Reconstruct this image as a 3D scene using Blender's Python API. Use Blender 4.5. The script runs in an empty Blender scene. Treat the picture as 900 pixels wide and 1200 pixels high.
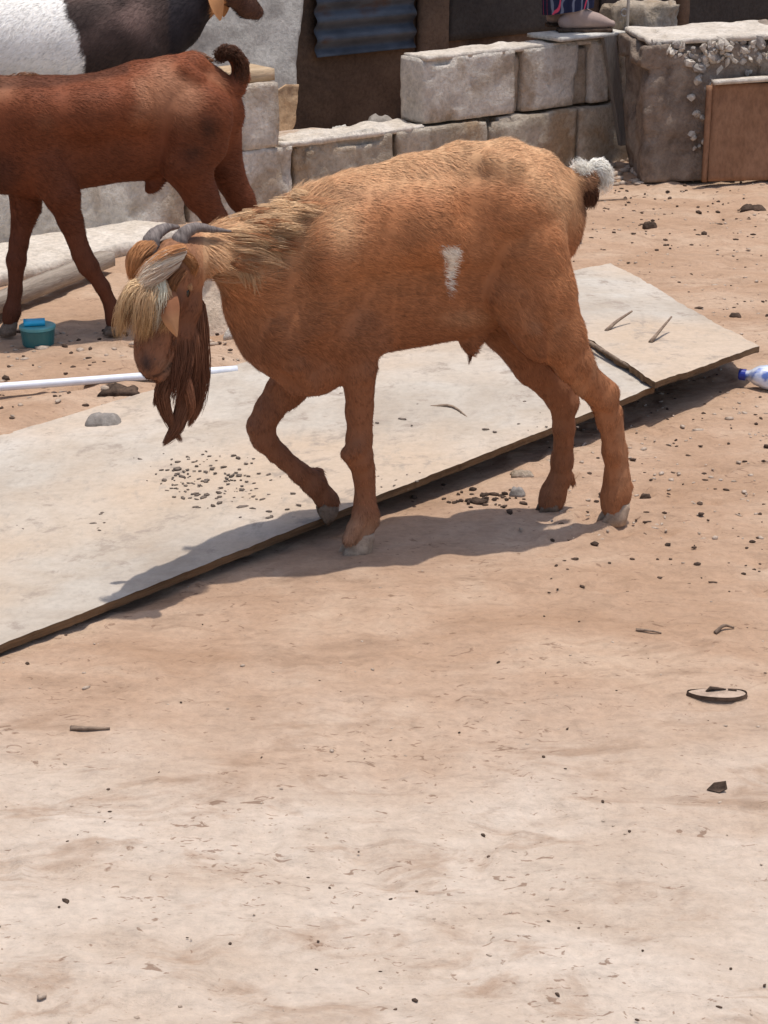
import bpy, bmesh, math, random
import numpy as np
import openvdb as vdb
from mathutils import Vector, Matrix

rng = np.random.default_rng(7); random.seed(7)
SC = bpy.context.scene
# ------------------------------------------------------------------ camera
F, CX, CY, CAMH = 2400.0, 450.0, 600.0, 1.5
PITCH = math.atan(880.0/F)
cam = bpy.data.cameras.new('camera'); camo = bpy.data.objects.new('camera', cam)
SC.collection.objects.link(camo); SC.camera = camo
cam.sensor_fit = 'VERTICAL'; cam.sensor_height = 36; cam.lens = 36*F/1200
cam.clip_start = 0.05; cam.clip_end = 800
camo.location = (0, 0, CAMH); camo.rotation_euler = (math.pi/2-PITCH, 0, 0)
# ------------------------------------------------------------------ light
SUN = Vector((0.09, 0.015, 1.0)).normalized()
w = bpy.data.worlds.new('World'); SC.world = w; w.use_nodes = True
nt = w.node_tree; bg = nt.nodes['Background']; sky = nt.nodes.new('ShaderNodeTexSky')
sky.sky_type = 'NISHITA'; sky.sun_disc = False
sky.sun_elevation = math.asin(SUN.z); sky.sun_rotation = math.atan2(SUN.x, SUN.y)
sky.dust_density = 2.5
nt.links.new(sky.outputs[0], bg.inputs[0]); bg.inputs[1].default_value = 0.15
sl = bpy.data.lights.new('sun', 'SUN'); sl.energy = 3.3; sl.angle = math.radians(0.6); sl.color = (1, 0.95, 0.88)
so = bpy.data.objects.new('sun', sl); SC.collection.objects.link(so)
so.rotation_euler = SUN.to_track_quat('Z', 'Y').to_euler()
SC.view_settings.view_transform = 'Standard'; SC.view_settings.look = 'None'
SC.view_settings.exposure = 0.04; SC.view_settings.gamma = 1

# ------------------------------------------------------------------ measuring helpers
FW = np.array([0, math.cos(PITCH), -math.sin(PITCH)]); UP = np.array([0, math.sin(PITCH), math.cos(PITCH)]); RT = np.array([1., 0, 0])
CAM = np.array([0, 0, CAMH])
def ray(px, py): return FW + RT*(px-CX)/F - UP*(py-CY)/F
def gp(px, py, z=0.0):
    r = ray(px, py); return CAM + r*((z-CAMH)/r[2])
def proj(P):
    q = P-CAM; zc = q@FW
    return CX+F*(q@RT)/zc, CY-F*(q@UP)/zc
class Frame:
    """a standing frame: s along the thing, t away from the viewer, z up"""
    def __init__(s, O, ang):
        s.O = np.array([O[0], O[1], 0.]); s.ang = ang
        s.es = np.array([math.cos(ang), math.sin(ang), 0]); s.et = np.array([-math.sin(ang), math.cos(ang), 0])
    def P(s, px, py, t=0.0):
        r = ray(px, py); k = (t-(CAM-s.O)@s.et)/(r@s.et); q = CAM+r*k-s.O
        return np.array([q@s.es, t, q[2]])
    def ppm(s, px, py, t=0.0):
        q = s.world(s.P(px, py, t)); return F/((q-CAM)@FW)
    def world(s, L): L = np.asarray(L); return s.O+np.outer(L[..., 0].ravel(), s.es).reshape(L.shape)+np.outer(L[..., 1].ravel(), s.et).reshape(L.shape)+L*np.array([0, 0, 1.])

# ------------------------------------------------------------------ noise
def vnoise(p, seed=0):
    p = np.asarray(p, float); i = np.floor(p).astype(np.int64); f = p-i; f = f*f*(3-2*f)
    def hsh(x, y, z):
        n = (x*374761393+y*668265263+z*2147483647+seed*1274126177) & 0xffffffff
        n = ((n ^ (n >> 13))*1274126177) & 0xffffffff
        n = (n ^ (n >> 16)) & 0xffff
        return n/32767.5-1
    r = 0
    for a in (0, 1):
        for b in (0, 1):
            for c in (0, 1):
                wgt = (f[..., 0] if a else 1-f[..., 0])*(f[..., 1] if b else 1-f[..., 1])*(f[..., 2] if c else 1-f[..., 2])
                r = r+wgt*hsh(i[..., 0]+a, i[..., 1]+b, i[..., 2]+c)
    return r
def fbm(p, sc=1.0, o=4, seed=0, g=0.5):
    p = np.asarray(p, float)*sc; r = 0; a = 1
    for k in range(o): r = r+a*vnoise(p*(2**k)+13.7*k, seed+k); a *= g
    return r
def sstep(a, b, x): x = np.clip((x-a)/(b-a), 0, 1); return x*x*(3-2*x)

# ------------------------------------------------------------------ object helpers
def link(o, parent=None):
    SC.collection.objects.link(o)
    if parent: o.parent = parent
    return o
def tag(o, label=None, cat=None, group=None, kind=None):
    if label: o['label'] = label
    if cat: o['category'] = cat
    if group: o['group'] = group
    if kind: o['kind'] = kind
    return o
def thing(name, label, cat, loc=(0, 0, 0), rz=0.0, group=None):
    o = bpy.data.objects.new(name, None); o.location = loc; o.rotation_euler = (0, 0, rz); o.empty_display_size = .1
    return tag(link(o), label, cat, group)
def mesh(name, v, f, mat, parent=None, col=None, smooth=True, loc=None, rz=None):
    me = bpy.data.meshes.new(name)
    v = np.asarray(v, np.float32)
    if isinstance(f, np.ndarray):
        n, k = f.shape
        me.vertices.add(len(v)); me.vertices.foreach_set('co', v.ravel())
        me.loops.add(n*k); me.loops.foreach_set('vertex_index', f.astype(np.int32).ravel())
        me.polygons.add(n); me.polygons.foreach_set('loop_start', np.arange(0, n*k, k, dtype=np.int32))
        me.update(calc_edges=True); me.validate()
    else:
        me.from_pydata([tuple(map(float, x)) for x in v], [], [tuple(map(int, x)) for x in f])
    if col is not None and len(me.vertices) == len(v):
        a = me.color_attributes.new('Col', 'FLOAT_COLOR', 'POINT')
        c = np.ones((len(v), 4), np.float32); c[:, :3] = col; a.data.foreach_set('color', c.ravel())
    me.materials.append(mat)
    if smooth: me.polygons.foreach_set('use_smooth', np.ones(len(me.polygons), bool))
    me.update()
    o = bpy.data.objects.new(name, me); link(o, parent)
    if loc is not None: o.location = loc
    if rz is not None: o.rotation_euler = (0, 0, rz)
    return o
class MB:
    def __init__(s): s.v = []; s.f = []
    def add(s, v, f):
        n = len(s.v); s.v += [tuple(x) for x in v]; s.f += [tuple(i+n for i in q) for q in f]; return s
    def obj(s, name, mat, parent=None, **k): return mesh(name, s.v, s.f, mat, parent, **k)
def tube(pts, rad, n=8, flat=1.0, caps=True):
    pts = [np.asarray(p, float) for p in pts]; V = []; Fc = []
    a = np.array([0, 0, 1.])
    for i, p in enumerate(pts):
        d = pts[min(i+1, len(pts)-1)]-pts[max(i-1, 0)]; d = d/(np.linalg.norm(d)+1e-9)
        u = np.cross(d, a); 
        if np.linalg.norm(u) < 1e-3: u = np.cross(d, [1, 0, 0])
        u /= np.linalg.norm(u); vv = np.cross(u, d)
        for k in range(n):
            th = 2*math.pi*k/n; V.append(p+rad[i]*(math.cos(th)*u+flat*math.sin(th)*vv))
    for i in range(len(pts)-1):
        for k in range(n):
            Fc.append((i*n+k, i*n+(k+1) % n, (i+1)*n+(k+1) % n, (i+1)*n+k))
    if caps:
        Fc.append(tuple(reversed(range(n)))); Fc.append(tuple(range((len(pts)-1)*n, len(pts)*n)))
    return V, Fc
def spline(pts, m=6):
    pts = [np.asarray(p, float) for p in pts]; P = [2*pts[0]-pts[1]]+pts+[2*pts[-1]-pts[-2]]; out = []
    for i in range(1, len(P)-2):
        for k in range(m):
            t = k/m; a, b, c, d = P[i-1:i+3]
            out.append(.5*((2*b)+(-a+c)*t+(2*a-5*b+4*c-d)*t*t+(-a+3*b-3*c+d)*t**3))
    out.append(pts[-1]); return np.array(out)
def gridbox(dx, dy, dz, seg=0.03):
    """box surface as welded grid, base centre at the origin"""
    bm = bmesh.new(); nx, ny, nz = [max(1, int(round(d/seg))) for d in (dx, dy, dz)]
    idx = {}
    def vert(i, j, k):
        key = (i, j, k)
        if key not in idx: idx[key] = bm.verts.new(((i/nx-.5)*dx, (j/ny-.5)*dy, k/nz*dz))
        return idx[key]
    for i in range(nx):
        for j in range(ny):
            bm.faces.new([vert(i, j, 0), vert(i, j+1, 0), vert(i+1, j+1, 0), vert(i+1, j, 0)])
            bm.faces.new([vert(i, j, nz), vert(i+1, j, nz), vert(i+1, j+1, nz), vert(i, j+1, nz)])
    for i in range(nx):
        for k in range(nz):
            bm.faces.new([vert(i, 0, k), vert(i+1, 0, k), vert(i+1, 0, k+1), vert(i, 0, k+1)])
            bm.faces.new([vert(i, ny, k), vert(i, ny, k+1), vert(i+1, ny, k+1), vert(i+1, ny, k)])
    for j in range(ny):
        for k in range(nz):
            bm.faces.new([vert(0, j, k), vert(0, j, k+1), vert(0, j+1, k+1), vert(0, j+1, k)])
            bm.faces.new([vert(nx, j, k), vert(nx, j+1, k), vert(nx, j+1, k+1), vert(nx, j, k+1)])
    bm.verts.ensure_lookup_table(); bm.verts.index_update()
    v = np.array([x.co[:] for x in bm.verts]); f = [[q.index for q in fc.verts] for fc in bm.faces]; bm.free()
    return v, np.array(f)
def rough(dx, dy, dz, seg=.02, amp=.006, seed=0, rnd=.015, sc=14, chip=0.0):
    v, f = gridbox(dx, dy, dz, seg)
    c = np.array([0, 0, dz/2]); h = np.array([dx, dy, dz])/2
    q = v-c; core = np.clip(q, -(h-rnd), h-rnd); d = q-core; L = np.linalg.norm(d, axis=1, keepdims=True)
    q = np.where(L > 1e-6, core+d/np.maximum(L, 1e-6)*np.minimum(L, rnd), q)
    dirn = q/h; dirn /= np.linalg.norm(dirn, axis=1, keepdims=True)
    n = fbm(q+seed*3.1, sc, 4, seed)[:, None]
    if chip > 0:
        ncrn = (np.abs(q/h) > .85).sum(1)[:, None]
        m = np.clip(fbm(q+seed*7.7, 9, 2, seed+40)[:, None]-.1, 0, 1)
        n = n-m*chip/amp*(ncrn >= 2)
    q = q+dirn*n*amp
    q[:, 2] = np.where(v[:, 2] < 1e-6, -h[2], q[:, 2])
    return q+c, f

# ------------------------------------------------------------------ materials
def mat(name, rough_=.9, spec=.2):
    m = bpy.data.materials.new(name); m.use_nodes = True; n = m.node_tree; b = n.nodes['Principled BSDF']
    b.inputs['Roughness'].default_value = rough_; b.inputs['Specular IOR Level'].default_value = spec
    return m, n, b
def N(n, t, **k):
    x = n.nodes.new(t)
    for a, c in k.items():
        if a.startswith('_'): setattr(x, a[1:], c)
        else: x.inputs[a.replace('_', ' ')].default_value = c
    return x
def ramp(n, fac, stops):
    r = n.nodes.new('ShaderNodeValToRGB'); e = r.color_ramp.elements
    while len(e) < len(stops): e.new(.5)
    for i, (p, c) in enumerate(stops):
        e[i].position = p; e[i].color = (*c, 1) if len(c) == 3 else c
    n.links.new(fac, r.inputs[0]); return r
def mixc(n, fac, a, b, mode='MIX'):
    m = n.nodes.new('ShaderNodeMix'); m.data_type = 'RGBA'; m.blend_type = mode
    if isinstance(fac, (int, float)): m.inputs[0].default_value = fac
    else: n.links.new(fac, m.inputs[0])
    for i, x in ((6, a), (7, b)):
        if isinstance(x, tuple): m.inputs[i].default_value = (*x, 1)
        else: n.links.new(x, m.inputs[i])
    return m.outputs[2]
def coords(n, scale=(1, 1, 1), which='Object'):
    tc = n.nodes.new('ShaderNodeTexCoord'); mp = n.nodes.new('ShaderNodeMapping'); mp.inputs['Scale'].default_value = scale
    n.links.new(tc.outputs[which], mp.inputs[0]); return mp.outputs[0]
def noise(n, vec, sc, det=6, ro=.6, dist=0):
    x = N(n, 'ShaderNodeTexNoise', Scale=sc, Detail=det, Roughness=ro, Distortion=dist); n.links.new(vec, x.inputs['Vector']); return x.outputs['Fac']
def bump(n, b, h, strength=.4, dist=.01):
    x = n.nodes.new('ShaderNodeBump'); x.inputs['Strength'].default_value = strength; x.inputs['Distance'].default_value = dist
    n.links.new(h, x.inputs['Height']); n.links.new(x.outputs[0], b.inputs['Normal'])
def stone(name, c0, c1, c2=None, sc=6, bs=.5, bd=.01, ro=.92, amt=.5, fine=60, stretch=(1, 1, 1)):
    m, n, b = mat(name, ro, .15); v = coords(n, stretch)
    a = ramp(n, noise(n, v, sc, 8, .65), [(.32, c0), (.66, c1)]).outputs[0]
    if c2: a = mixc(n, ramp(n, noise(n, v, sc*.45+1.3, 5, .6, .5), [(.5, (0, 0, 0)), (.64, (amt,)*3)]).outputs[0], a, c2)
    fn = noise(n, v, fine, 6, .7)
    a = mixc(n, 1.0, a, ramp(n, fn, [(.3, (.72,)*3), (.6, (1.08,)*3)]).outputs[0], 'MULTIPLY')
    n.links.new(a, b.inputs['Base Color']); bump(n, b, fn, bs, bd); return m
def attrmat(name, ro=.75, spec=.25, var=.25, sc=40, sheen=0, bs=.25):
    m, n, b = mat(name, ro, spec); at = n.nodes.new('ShaderNodeVertexColor'); at.layer_name = 'Col'
    v = coords(n); nz = noise(n, v, sc, 5, .6)
    a = mixc(n, 1.0, at.outputs[0], ramp(n, nz, [(.3, (1-var,)*3), (.7, (1+var,)*3)]).outputs[0], 'MULTIPLY')
    n.links.new(a, b.inputs['Base Color'])
    if bs: bump(n, b, nz, bs, .004)
    return m

# ground: pale trodden sand, pinker further off, greyer and paler near the viewer
gm, n, b = mat('sand_ground', .95, .1)
v = coords(n)
vs = coords(n, (1, 1.6, 1))
base = ramp(n, noise(n, vs, 2.2, 8, .62, .4), [(.3, (0.377, 0.238, 0.151)), (.5, (0.455, 0.305, 0.207)), (.7, (0.535, 0.394, 0.286))]).outputs[0]
pale = ramp(n, noise(n, vs, 3.1, 8, .62, .6), [(.3, (0.491, 0.378, 0.287)), (.5, (0.556, 0.450, 0.359)), (.7, (0.617, 0.517, 0.427))]).outputs[0]
sx = n.nodes.new('ShaderNodeSeparateXYZ'); n.links.new(v, sx.inputs[0])
ad = N(n, 'ShaderNodeMath', _operation='MULTIPLY_ADD'); n.links.new(noise(n, v, 1.6, 5, .6), ad.inputs[0]); ad.inputs[1].default_value = 1.3; n.links.new(sx.outputs[1], ad.inputs[2])
nr = ramp(n, ad.outputs[0], [(0, (1,)*3), (1, (0,)*3)])
mr = N(n, 'ShaderNodeMapRange', _interpolation_type='SMOOTHSTEP'); n.links.new(ad.outputs[0], mr.inputs[0])
mr.inputs[1].default_value = 3.15; mr.inputs[2].default_value = 4.05; mr.inputs[3].default_value = 1; mr.inputs[4].default_value = 0
n.nodes.remove(nr)
c = mixc(n, mr.outputs[0], base, pale)
brown = ramp(n, noise(n, coords(n, (1, 2.2, 1)), 4.3, 6, .65, .8), [(.54, (0, 0, 0)), (.68, (.7,)*3)]).outputs[0]
c = mixc(n, brown, c, (.34, .225, .15))
vx = N(n, 'ShaderNodeTexVoronoi', Scale=55.0); n.links.new(coords(n, (1, 1, 1)), vx.inputs['Vector'])
c = mixc(n, ramp(n, vx.outputs['Distance'], [(.05, (.35,)*3), (.16, (0,)*3)]).outputs[0], c, (.30, .20, .14))
sk = noise(n, coords(n, (1, 1.8, 1)), 30, 3, .55, 1.5)
dn = noise(n, v, 2.6, 3, .5)
am = N(n, 'ShaderNodeMath', _operation='MULTIPLY_ADD'); n.links.new(dn, am.inputs[0]); am.inputs[1].default_value = .22; n.links.new(sk, am.inputs[2])
c = mixc(n, ramp(n, am.outputs[0], [(.755, (0,)*3), (.80, (.75,)*3)]).outputs[0], c, (.235, .145, .095))
fn = noise(n, v, 70, 8, .7)
c = mixc(n, 1.0, c, ramp(n, fn, [(.3, (.86,)*3), (.62, (1.04,)*3)]).outputs[0], 'MULTIPLY')
mid = noise(n, coords(n, (1, 2.4, 1)), 16, 7, .7, .4)
c = mixc(n, 1.0, c, ramp(n, mid, [(.30, (.82,)*3), (.46, (.98,)*3), (.7, (1.04,)*3)]).outputs[0], 'MULTIPLY')
ah = N(n, 'ShaderNodeMath', _operation='MULTIPLY_ADD'); n.links.new(mid, ah.inputs[0]); ah.inputs[1].default_value = 1.6; n.links.new(fn, ah.inputs[2])
n.links.new(c, b.inputs['Base Color']); bump(n, b, ah.outputs[0], .6, .008)
M_GROUND = gm

M_BLOCK = stone('cement_block', (.58, .51, .43), (.82, .75, .66), (.44, .33, .23), sc=7, amt=.8, bs=.9, bd=.02)
M_BLOCK2 = stone('dirty_cement_block', (.36, .28, .20), (.62, .54, .44), (.42, .29, .18), sc=6, amt=.95, bs=.9, bd=.02)
M_MORTAR = stone('mortar', (.36, .27, .19), (.52, .43, .34), sc=16, bd=.02, bs=.8)
M_CAP = stone('pale_mortar_cap', (.52, .45, .37), (.70, .63, .55), sc=12, bs=.8)
M_ROCKBROWN = stone('weathered_brown_concrete', (.17, .125, .095), (.36, .28, .22), (.44, .37, .30), sc=11, bs=1, bd=.02, amt=.5, fine=40)
M_CHIP = stone('pale_stone_chips', (.40, .34, .28), (.62, .56, .48), sc=20)
M_STONE = stone('grey_stone', (.20, .175, .155), (.36, .325, .29), sc=14)
M_SLAB = stone('grey_slab', (.46, .43, .385), (.64, .605, .55), (.30, .27, .24), sc=5, amt=.35)
M_RAW = stone('raw_brown_edge', (.40, .25, .14), (.60, .42, .26), (.15, .08, .05), sc=18, amt=.5)
M_MUD = stone('brown_render', (.09, .058, .04), (.19, .125, .085), (.05, .036, .03), sc=3, amt=.7)
M_DARK = stone('dark_interior', (.045, .038, .034), (.075, .065, .058), sc=3)
M_DARKP = stone('dark_plinth', (.05, .04, .05), (.085, .07, .085), sc=5)
M_PLY = stone('rusty_brown_board', (.24, .125, .07), (.36, .20, .12), (.17, .09, .055), sc=5, amt=.5, stretch=(1, 1, .5))
M_WOOD = stone('grey_timber', (.25, .20, .16), (.42, .36, .30), (.16, .11, .08), sc=5, amt=.4, stretch=(.4, 3, 3))
M_WOODTAN = stone('tan_timber', (.40, .28, .17), (.56, .42, .28), sc=6, stretch=(.4, 3, 3))
M_STAKE = stone('grey_stake', (.17, .15, .13), (.25, .22, .195), sc=6, stretch=(3, 3, .4))
M_EDGE = stone('dark_board_edge', (.09, .052, .028), (.22, .13, .07), sc=10, stretch=(.4, .4, 6))
M_DUNG = stone('dark_litter', (.045, .03, .022), (.13, .085, .06), sc=30)
M_TWIG = stone('dry_twig', (.16, .11, .08), (.30, .22, .16), sc=30)

# limewashed / cement dusted sheet
m, n, b = mat('dusty_white_board', .88, .2); v = coords(n)
a = ramp(n, noise(n, v, 1.7, 8, .6, .4), [(.34, (0.392, 0.324, 0.256)), (.5, (0.496, 0.440, 0.372)), (.66, (0.568, 0.532, 0.480))]).outputs[0]
a = mixc(n, ramp(n, noise(n, coords(n, (1, 1, 1)), 1.1, 4, .5), [(.43, (0,)*3), (.60, (.7,)*3)]).outputs[0], a, (.52, .38, .26))
mp = coords(n, (7, 3, 1)); 
a = mixc(n, ramp(n, noise(n, mp, 5, 6, .7), [(.54, (0,)*3), (.70, (.6,)*3)]).outputs[0], a, (.36, .31, .26))
a = mixc(n, ramp(n, noise(n, v, 11, 8, .75, .3), [(.55, (0,)*3), (.64, (.85,)*3)]).outputs[0], a, (.33, .27, .22))
a = mixc(n, ramp(n, noise(n, v, 3.3, 9, .72, 1.0), [(.52, (0,)*3), (.70, (.55,)*3)]).outputs[0], a, (.41, .33, .25))
fn = noise(n, v, 60, 6, .7)
a = mixc(n, 1.0, a, ramp(n, fn, [(.3, (.88,)*3), (.62, (1.03,)*3)]).outputs[0], 'MULTIPLY')
n.links.new(a, b.inputs['Base Color']); bump(n, b, fn, .35, .005); M_BOARD = m

m, n, b = mat('blue_grey_corrugated_metal', .55, .4); v = coords(n)
a = ramp(n, noise(n, coords(n, (1, 1, 2)), 5, 5, .6), [(.35, (.035, .042, .055)), (.6, (.085, .10, .125)), (.75, (.09, .05, .035))]).outputs[0]
n.links.new(a, b.inputs['Base Color']); M_CORR = m
def plain(name, c, ro=.5, spec=.5, sc=30, var=.15, **k):
    m, n, b = mat(name, ro, spec); v = coords(n)
    a = mixc(n, 1.0, c, ramp(n, noise(n, v, sc, 5, .6), [(.3, (1-var,)*3), (.7, (1+var*.5,)*3)]).outputs[0], 'MULTIPLY')
    n.links.new(a, b.inputs['Base Color'])
    for q, x in k.items(): b.inputs[q.replace('_', ' ')].default_value = x
    return m
M_PIPE = plain('white_plastic_pipe', (.78, .80, .86), .35)
M_TEAL = plain('teal_plastic', (.02, .14, .15), .35); M_CYAN = plain('bright_blue_lid', (.02, .42, .68), .4)
M_TEALRIM = plain('pale_teal_rim', (.10, .34, .36), .4)
M_HORN = stone('grey_horn', (.12, .095, .085), (.24, .20, .18), sc=30, bs=.3, ro=.6, stretch=(6, 1, 1))
M_HOOF = stone('hoof_horn', (.12, .085, .06), (.24, .18, .135), sc=30, bs=.2, ro=.6)
M_HOOF2 = stone('tan_hoof_horn', (.27, .19, .13), (.45, .34, .25), sc=30, bs=.2, ro=.6)
M_NOSE = plain('nose_skin', (.045, .032, .028), .55)
M_EYE = plain('eye', (.02, .012, .006), .1)
M_FUR = attrmat('goat_coat', .7, .15, .05); M_HAIR = attrmat('goat_hair', .6, .12, .08, 90, bs=0)
M_BODYCOL = M_FUR

# ------------------------------------------------------------------ signed-distance bodies
class SDF:
    def __init__(s, lo, hi, vs):
        s.lo = np.array(lo, float); s.vs = vs
        s.n = np.ceil((np.array(hi)-s.lo)/vs).astype(int)+1
        s.D = np.full(s.n, .06, np.float32)
    def cone(s, a, b, ra, rb, k=1.0, sm=.02, sub=False, kn=None):
        a = np.asarray(a, float); b = np.asarray(b, float); R = max(ra, rb)+.05+sm
        l = np.minimum(a, b)-R; h = np.maximum(a, b)+R
        i0 = np.clip(((l-s.lo)/s.vs).astype(int), 0, s.n-1); i1 = np.clip(((h-s.lo)/s.vs).astype(int)+1, 1, s.n)
        if (i1 <= i0).any(): return
        ax = [s.lo[q]+s.vs*np.arange(i0[q], i1[q]) for q in range(3)]
        X, Y, Z = np.meshgrid(*ax, indexing='ij')
        d = b-a; d2 = d@d+1e-9; S = np.array([1, k, 1])
        dk = d*S; pX = X-a[0]; pY = (Y-a[1])*k; pZ = Z-a[2]
        hh = np.clip((pX*dk[0]+pY*dk[1]+pZ*dk[2])/(dk@dk+1e-9), 0, 1)
        dist = np.sqrt((pX-hh*dk[0])**2+(pY-hh*dk[1])**2+(pZ-hh*dk[2])**2)-(ra+(rb-ra)*hh)
        dist = dist.astype(np.float32)
        sl_ = tuple(slice(i0[q], i1[q]) for q in range(3)); D = s.D[sl_]
        if sub:
            x = np.clip(.5-.5*(D+dist)/sm, 0, 1); s.D[sl_] = D*(1-x)+(-dist)*x+sm*x*(1-x)
        else:
            x = np.clip(.5+.5*(D-dist)/sm, 0, 1); s.D[sl_] = D*(1-x)+dist*x-sm*x*(1-x)
    def mesh(s):
        g = vdb.FloatGrid(1.0); g.copyFromArray(s.D)
        r = g.convertToPolygons(0.0, 0.0) if False else g.convertToQuads(0.0)
        pts, quads = r[0], r[-1]
        pts = np.array(pts)*s.vs+s.lo; q = np.array(quads)
        # orient outwards
        a, b_, c_ = pts[q[:, 0]], pts[q[:, 1]], pts[q[:, 2]]; nn = np.cross(b_-a, c_-a)
        gi = np.clip(np.round((a-s.lo)/s.vs).astype(int), 1, s.n-2)
        gr = np.stack([s.D[gi[:, 0]+1, gi[:, 1], gi[:, 2]]-s.D[gi[:, 0]-1, gi[:, 1], gi[:, 2]],
                       s.D[gi[:, 0], gi[:, 1]+1, gi[:, 2]]-s.D[gi[:, 0], gi[:, 1]-1, gi[:, 2]],
                       s.D[gi[:, 0], gi[:, 1], gi[:, 2]+1]-s.D[gi[:, 0], gi[:, 1], gi[:, 2]-1]], 1)
        if (nn*gr).sum() < 0: q = q[:, ::-1]
        return pts, q
def vnormals(v, q):
    n = np.zeros_like(v); fn = np.cross(v[q[:, 2]]-v[q[:, 0]], v[q[:, 3]]-v[q[:, 1]])
    for k in range(4): np.add.at(n, q[:, k], fn)
    return n/np.maximum(np.linalg.norm(n, axis=1, keepdims=True), 1e-12)
def sample(v, q, nrm, cnt):
    ar = np.linalg.norm(np.cross(v[q[:, 2]]-v[q[:, 0]], v[q[:, 3]]-v[q[:, 1]]), axis=1)
    i = rng.choice(len(q), cnt, p=ar/ar.sum()); u, w_ = rng.random((2, cnt, 1))
    p = (v[q[i, 0]]*(1-u)+v[q[i, 1]]*u)*(1-w_)+(v[q[i, 3]]*(1-u)+v[q[i, 2]]*u)*w_
    return p, nrm[q[i, 0]]
def strands(root, pts_fn, nseg, width, wdir, col0, col1):
    """ribbons; pts_fn(k 0..1) -> (n,3) positions"""
    n_ = len(root); V = np.zeros((n_, nseg+1, 2, 3)); C = np.zeros((n_, nseg+1, 2, 3))
    for i in range(nseg+1):
        k = i/nseg; p = pts_fn(k); ww = (width*(1-k**1.5*.85))[:, None]*wdir*.5
        V[:, i, 0] = p-ww; V[:, i, 1] = p+ww
        C[:, i, 0] = C[:, i, 1] = col0*(1-k)+col1*k
    base_ = np.arange(n_)[:, None]*(nseg+1)*2; Q = []
    for i in range(nseg):
        Q.append(np.stack([base_[:, 0]+2*i, base_[:, 0]+2*i+1, base_[:, 0]+2*i+3, base_[:, 0]+2*i+2], 1))
    return V.reshape(-1, 3), np.concatenate(Q), C.reshape(-1, 3)
def unit(a): return a/np.maximum(np.linalg.norm(a, axis=-1, keepdims=True), 1e-9)
def coat(v, q, nrm, cnt, flow, length, width, colf, lift=.25, jit=.25):
    p, nn = sample(v, q, nrm, cnt)
    d = flow(p); d = d-nn*(d*nn).sum(1, keepdims=True); d = unit(unit(d)+rng.normal(0, jit, d.shape)); d = d-nn*(d*nn).sum(1, keepdims=True); d = unit(d)
    L = (length(p)*rng.uniform(.6, 1.25, len(p)))[:, None]; lf = (lift*rng.uniform(.3, 1.3, len(p)))[:, None]
    wd = unit(np.cross(d, nn)); wdt = width*rng.uniform(.6, 1.3, len(p))
    c0 = colf(p)*rng.uniform(.66, 1.32, (len(p), 1)); c1 = np.clip(c0*1.12, 0, .9)
    r = p-nn*.001
    return strands(r, lambda k: r+d*L*k+nn*L*lf*(k-.55*k*k)*1.3, 2, wdt, wd, c0, c1)
def lock(fr, pts, r0, r1, n_, width, c0, c1, wob=.004, flat=1.0):
    """a lock of hair that follows a guide given as measured points"""
    G = spline([fr.P(*p) for p in pts], 5); m_ = len(G)-1
    off = rng.normal(0, 1, (n_, 3)); off = off/np.maximum(np.linalg.norm(off, axis=1, keepdims=True), 1)
    off[:, 1] *= flat
    ln = rng.uniform(.72, 1.05, n_); ph = rng.uniform(0, 6.28, (n_, 3)); tg = unit(G[-1]-G[0]); wd = unit(np.cross(tg, np.array([.05, -.62, .78]))+rng.normal(0, .38, (n_, 3)))
    def f(k):
        x = np.clip(ln*k*m_, 0, m_-1e-3); i = x.astype(int); fr_ = (x-i)[:, None]
        g = G[i]*(1-fr_)+G[i+1]*fr_
        rr = (r0+(r1-r0)*k)
        return g+off*rr*(1+.5*math.sin(k*3))+np.sin(k*6+ph)*wob*k
    cc = rng.uniform(.82, 1.12, (n_, 1))
    return strands(off, f, 6, width*rng.uniform(.6, 1.4, n_), wd, np.array(c0)*cc, np.array(c1)*cc)
def join(parts):
    V = []; Q = []; C = []; k = 0
    for v_, q_, c_ in parts: V.append(v_); Q.append(q_+k); C.append(c_); k += len(v_)
    return np.concatenate(V), np.concatenate(Q), np.concatenate(C)

def chain(S, fr, pts, k=1.0, sm=.02):
    """pts: (px, py, t, radius in px)"""
    L = [(fr.P(p[0], p[1], p[2]), p[3]/fr.ppm(p[0], p[1], p[2])) for p in pts]
    for (a, ra), (b, rb) in zip(L[:-1], L[1:]): S.cone(a, b, ra, rb, k, sm)
    if len(L) == 1: S.cone(L[0][0], L[0][0]+1e-4, L[0][1], L[0][1], k, sm)

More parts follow.
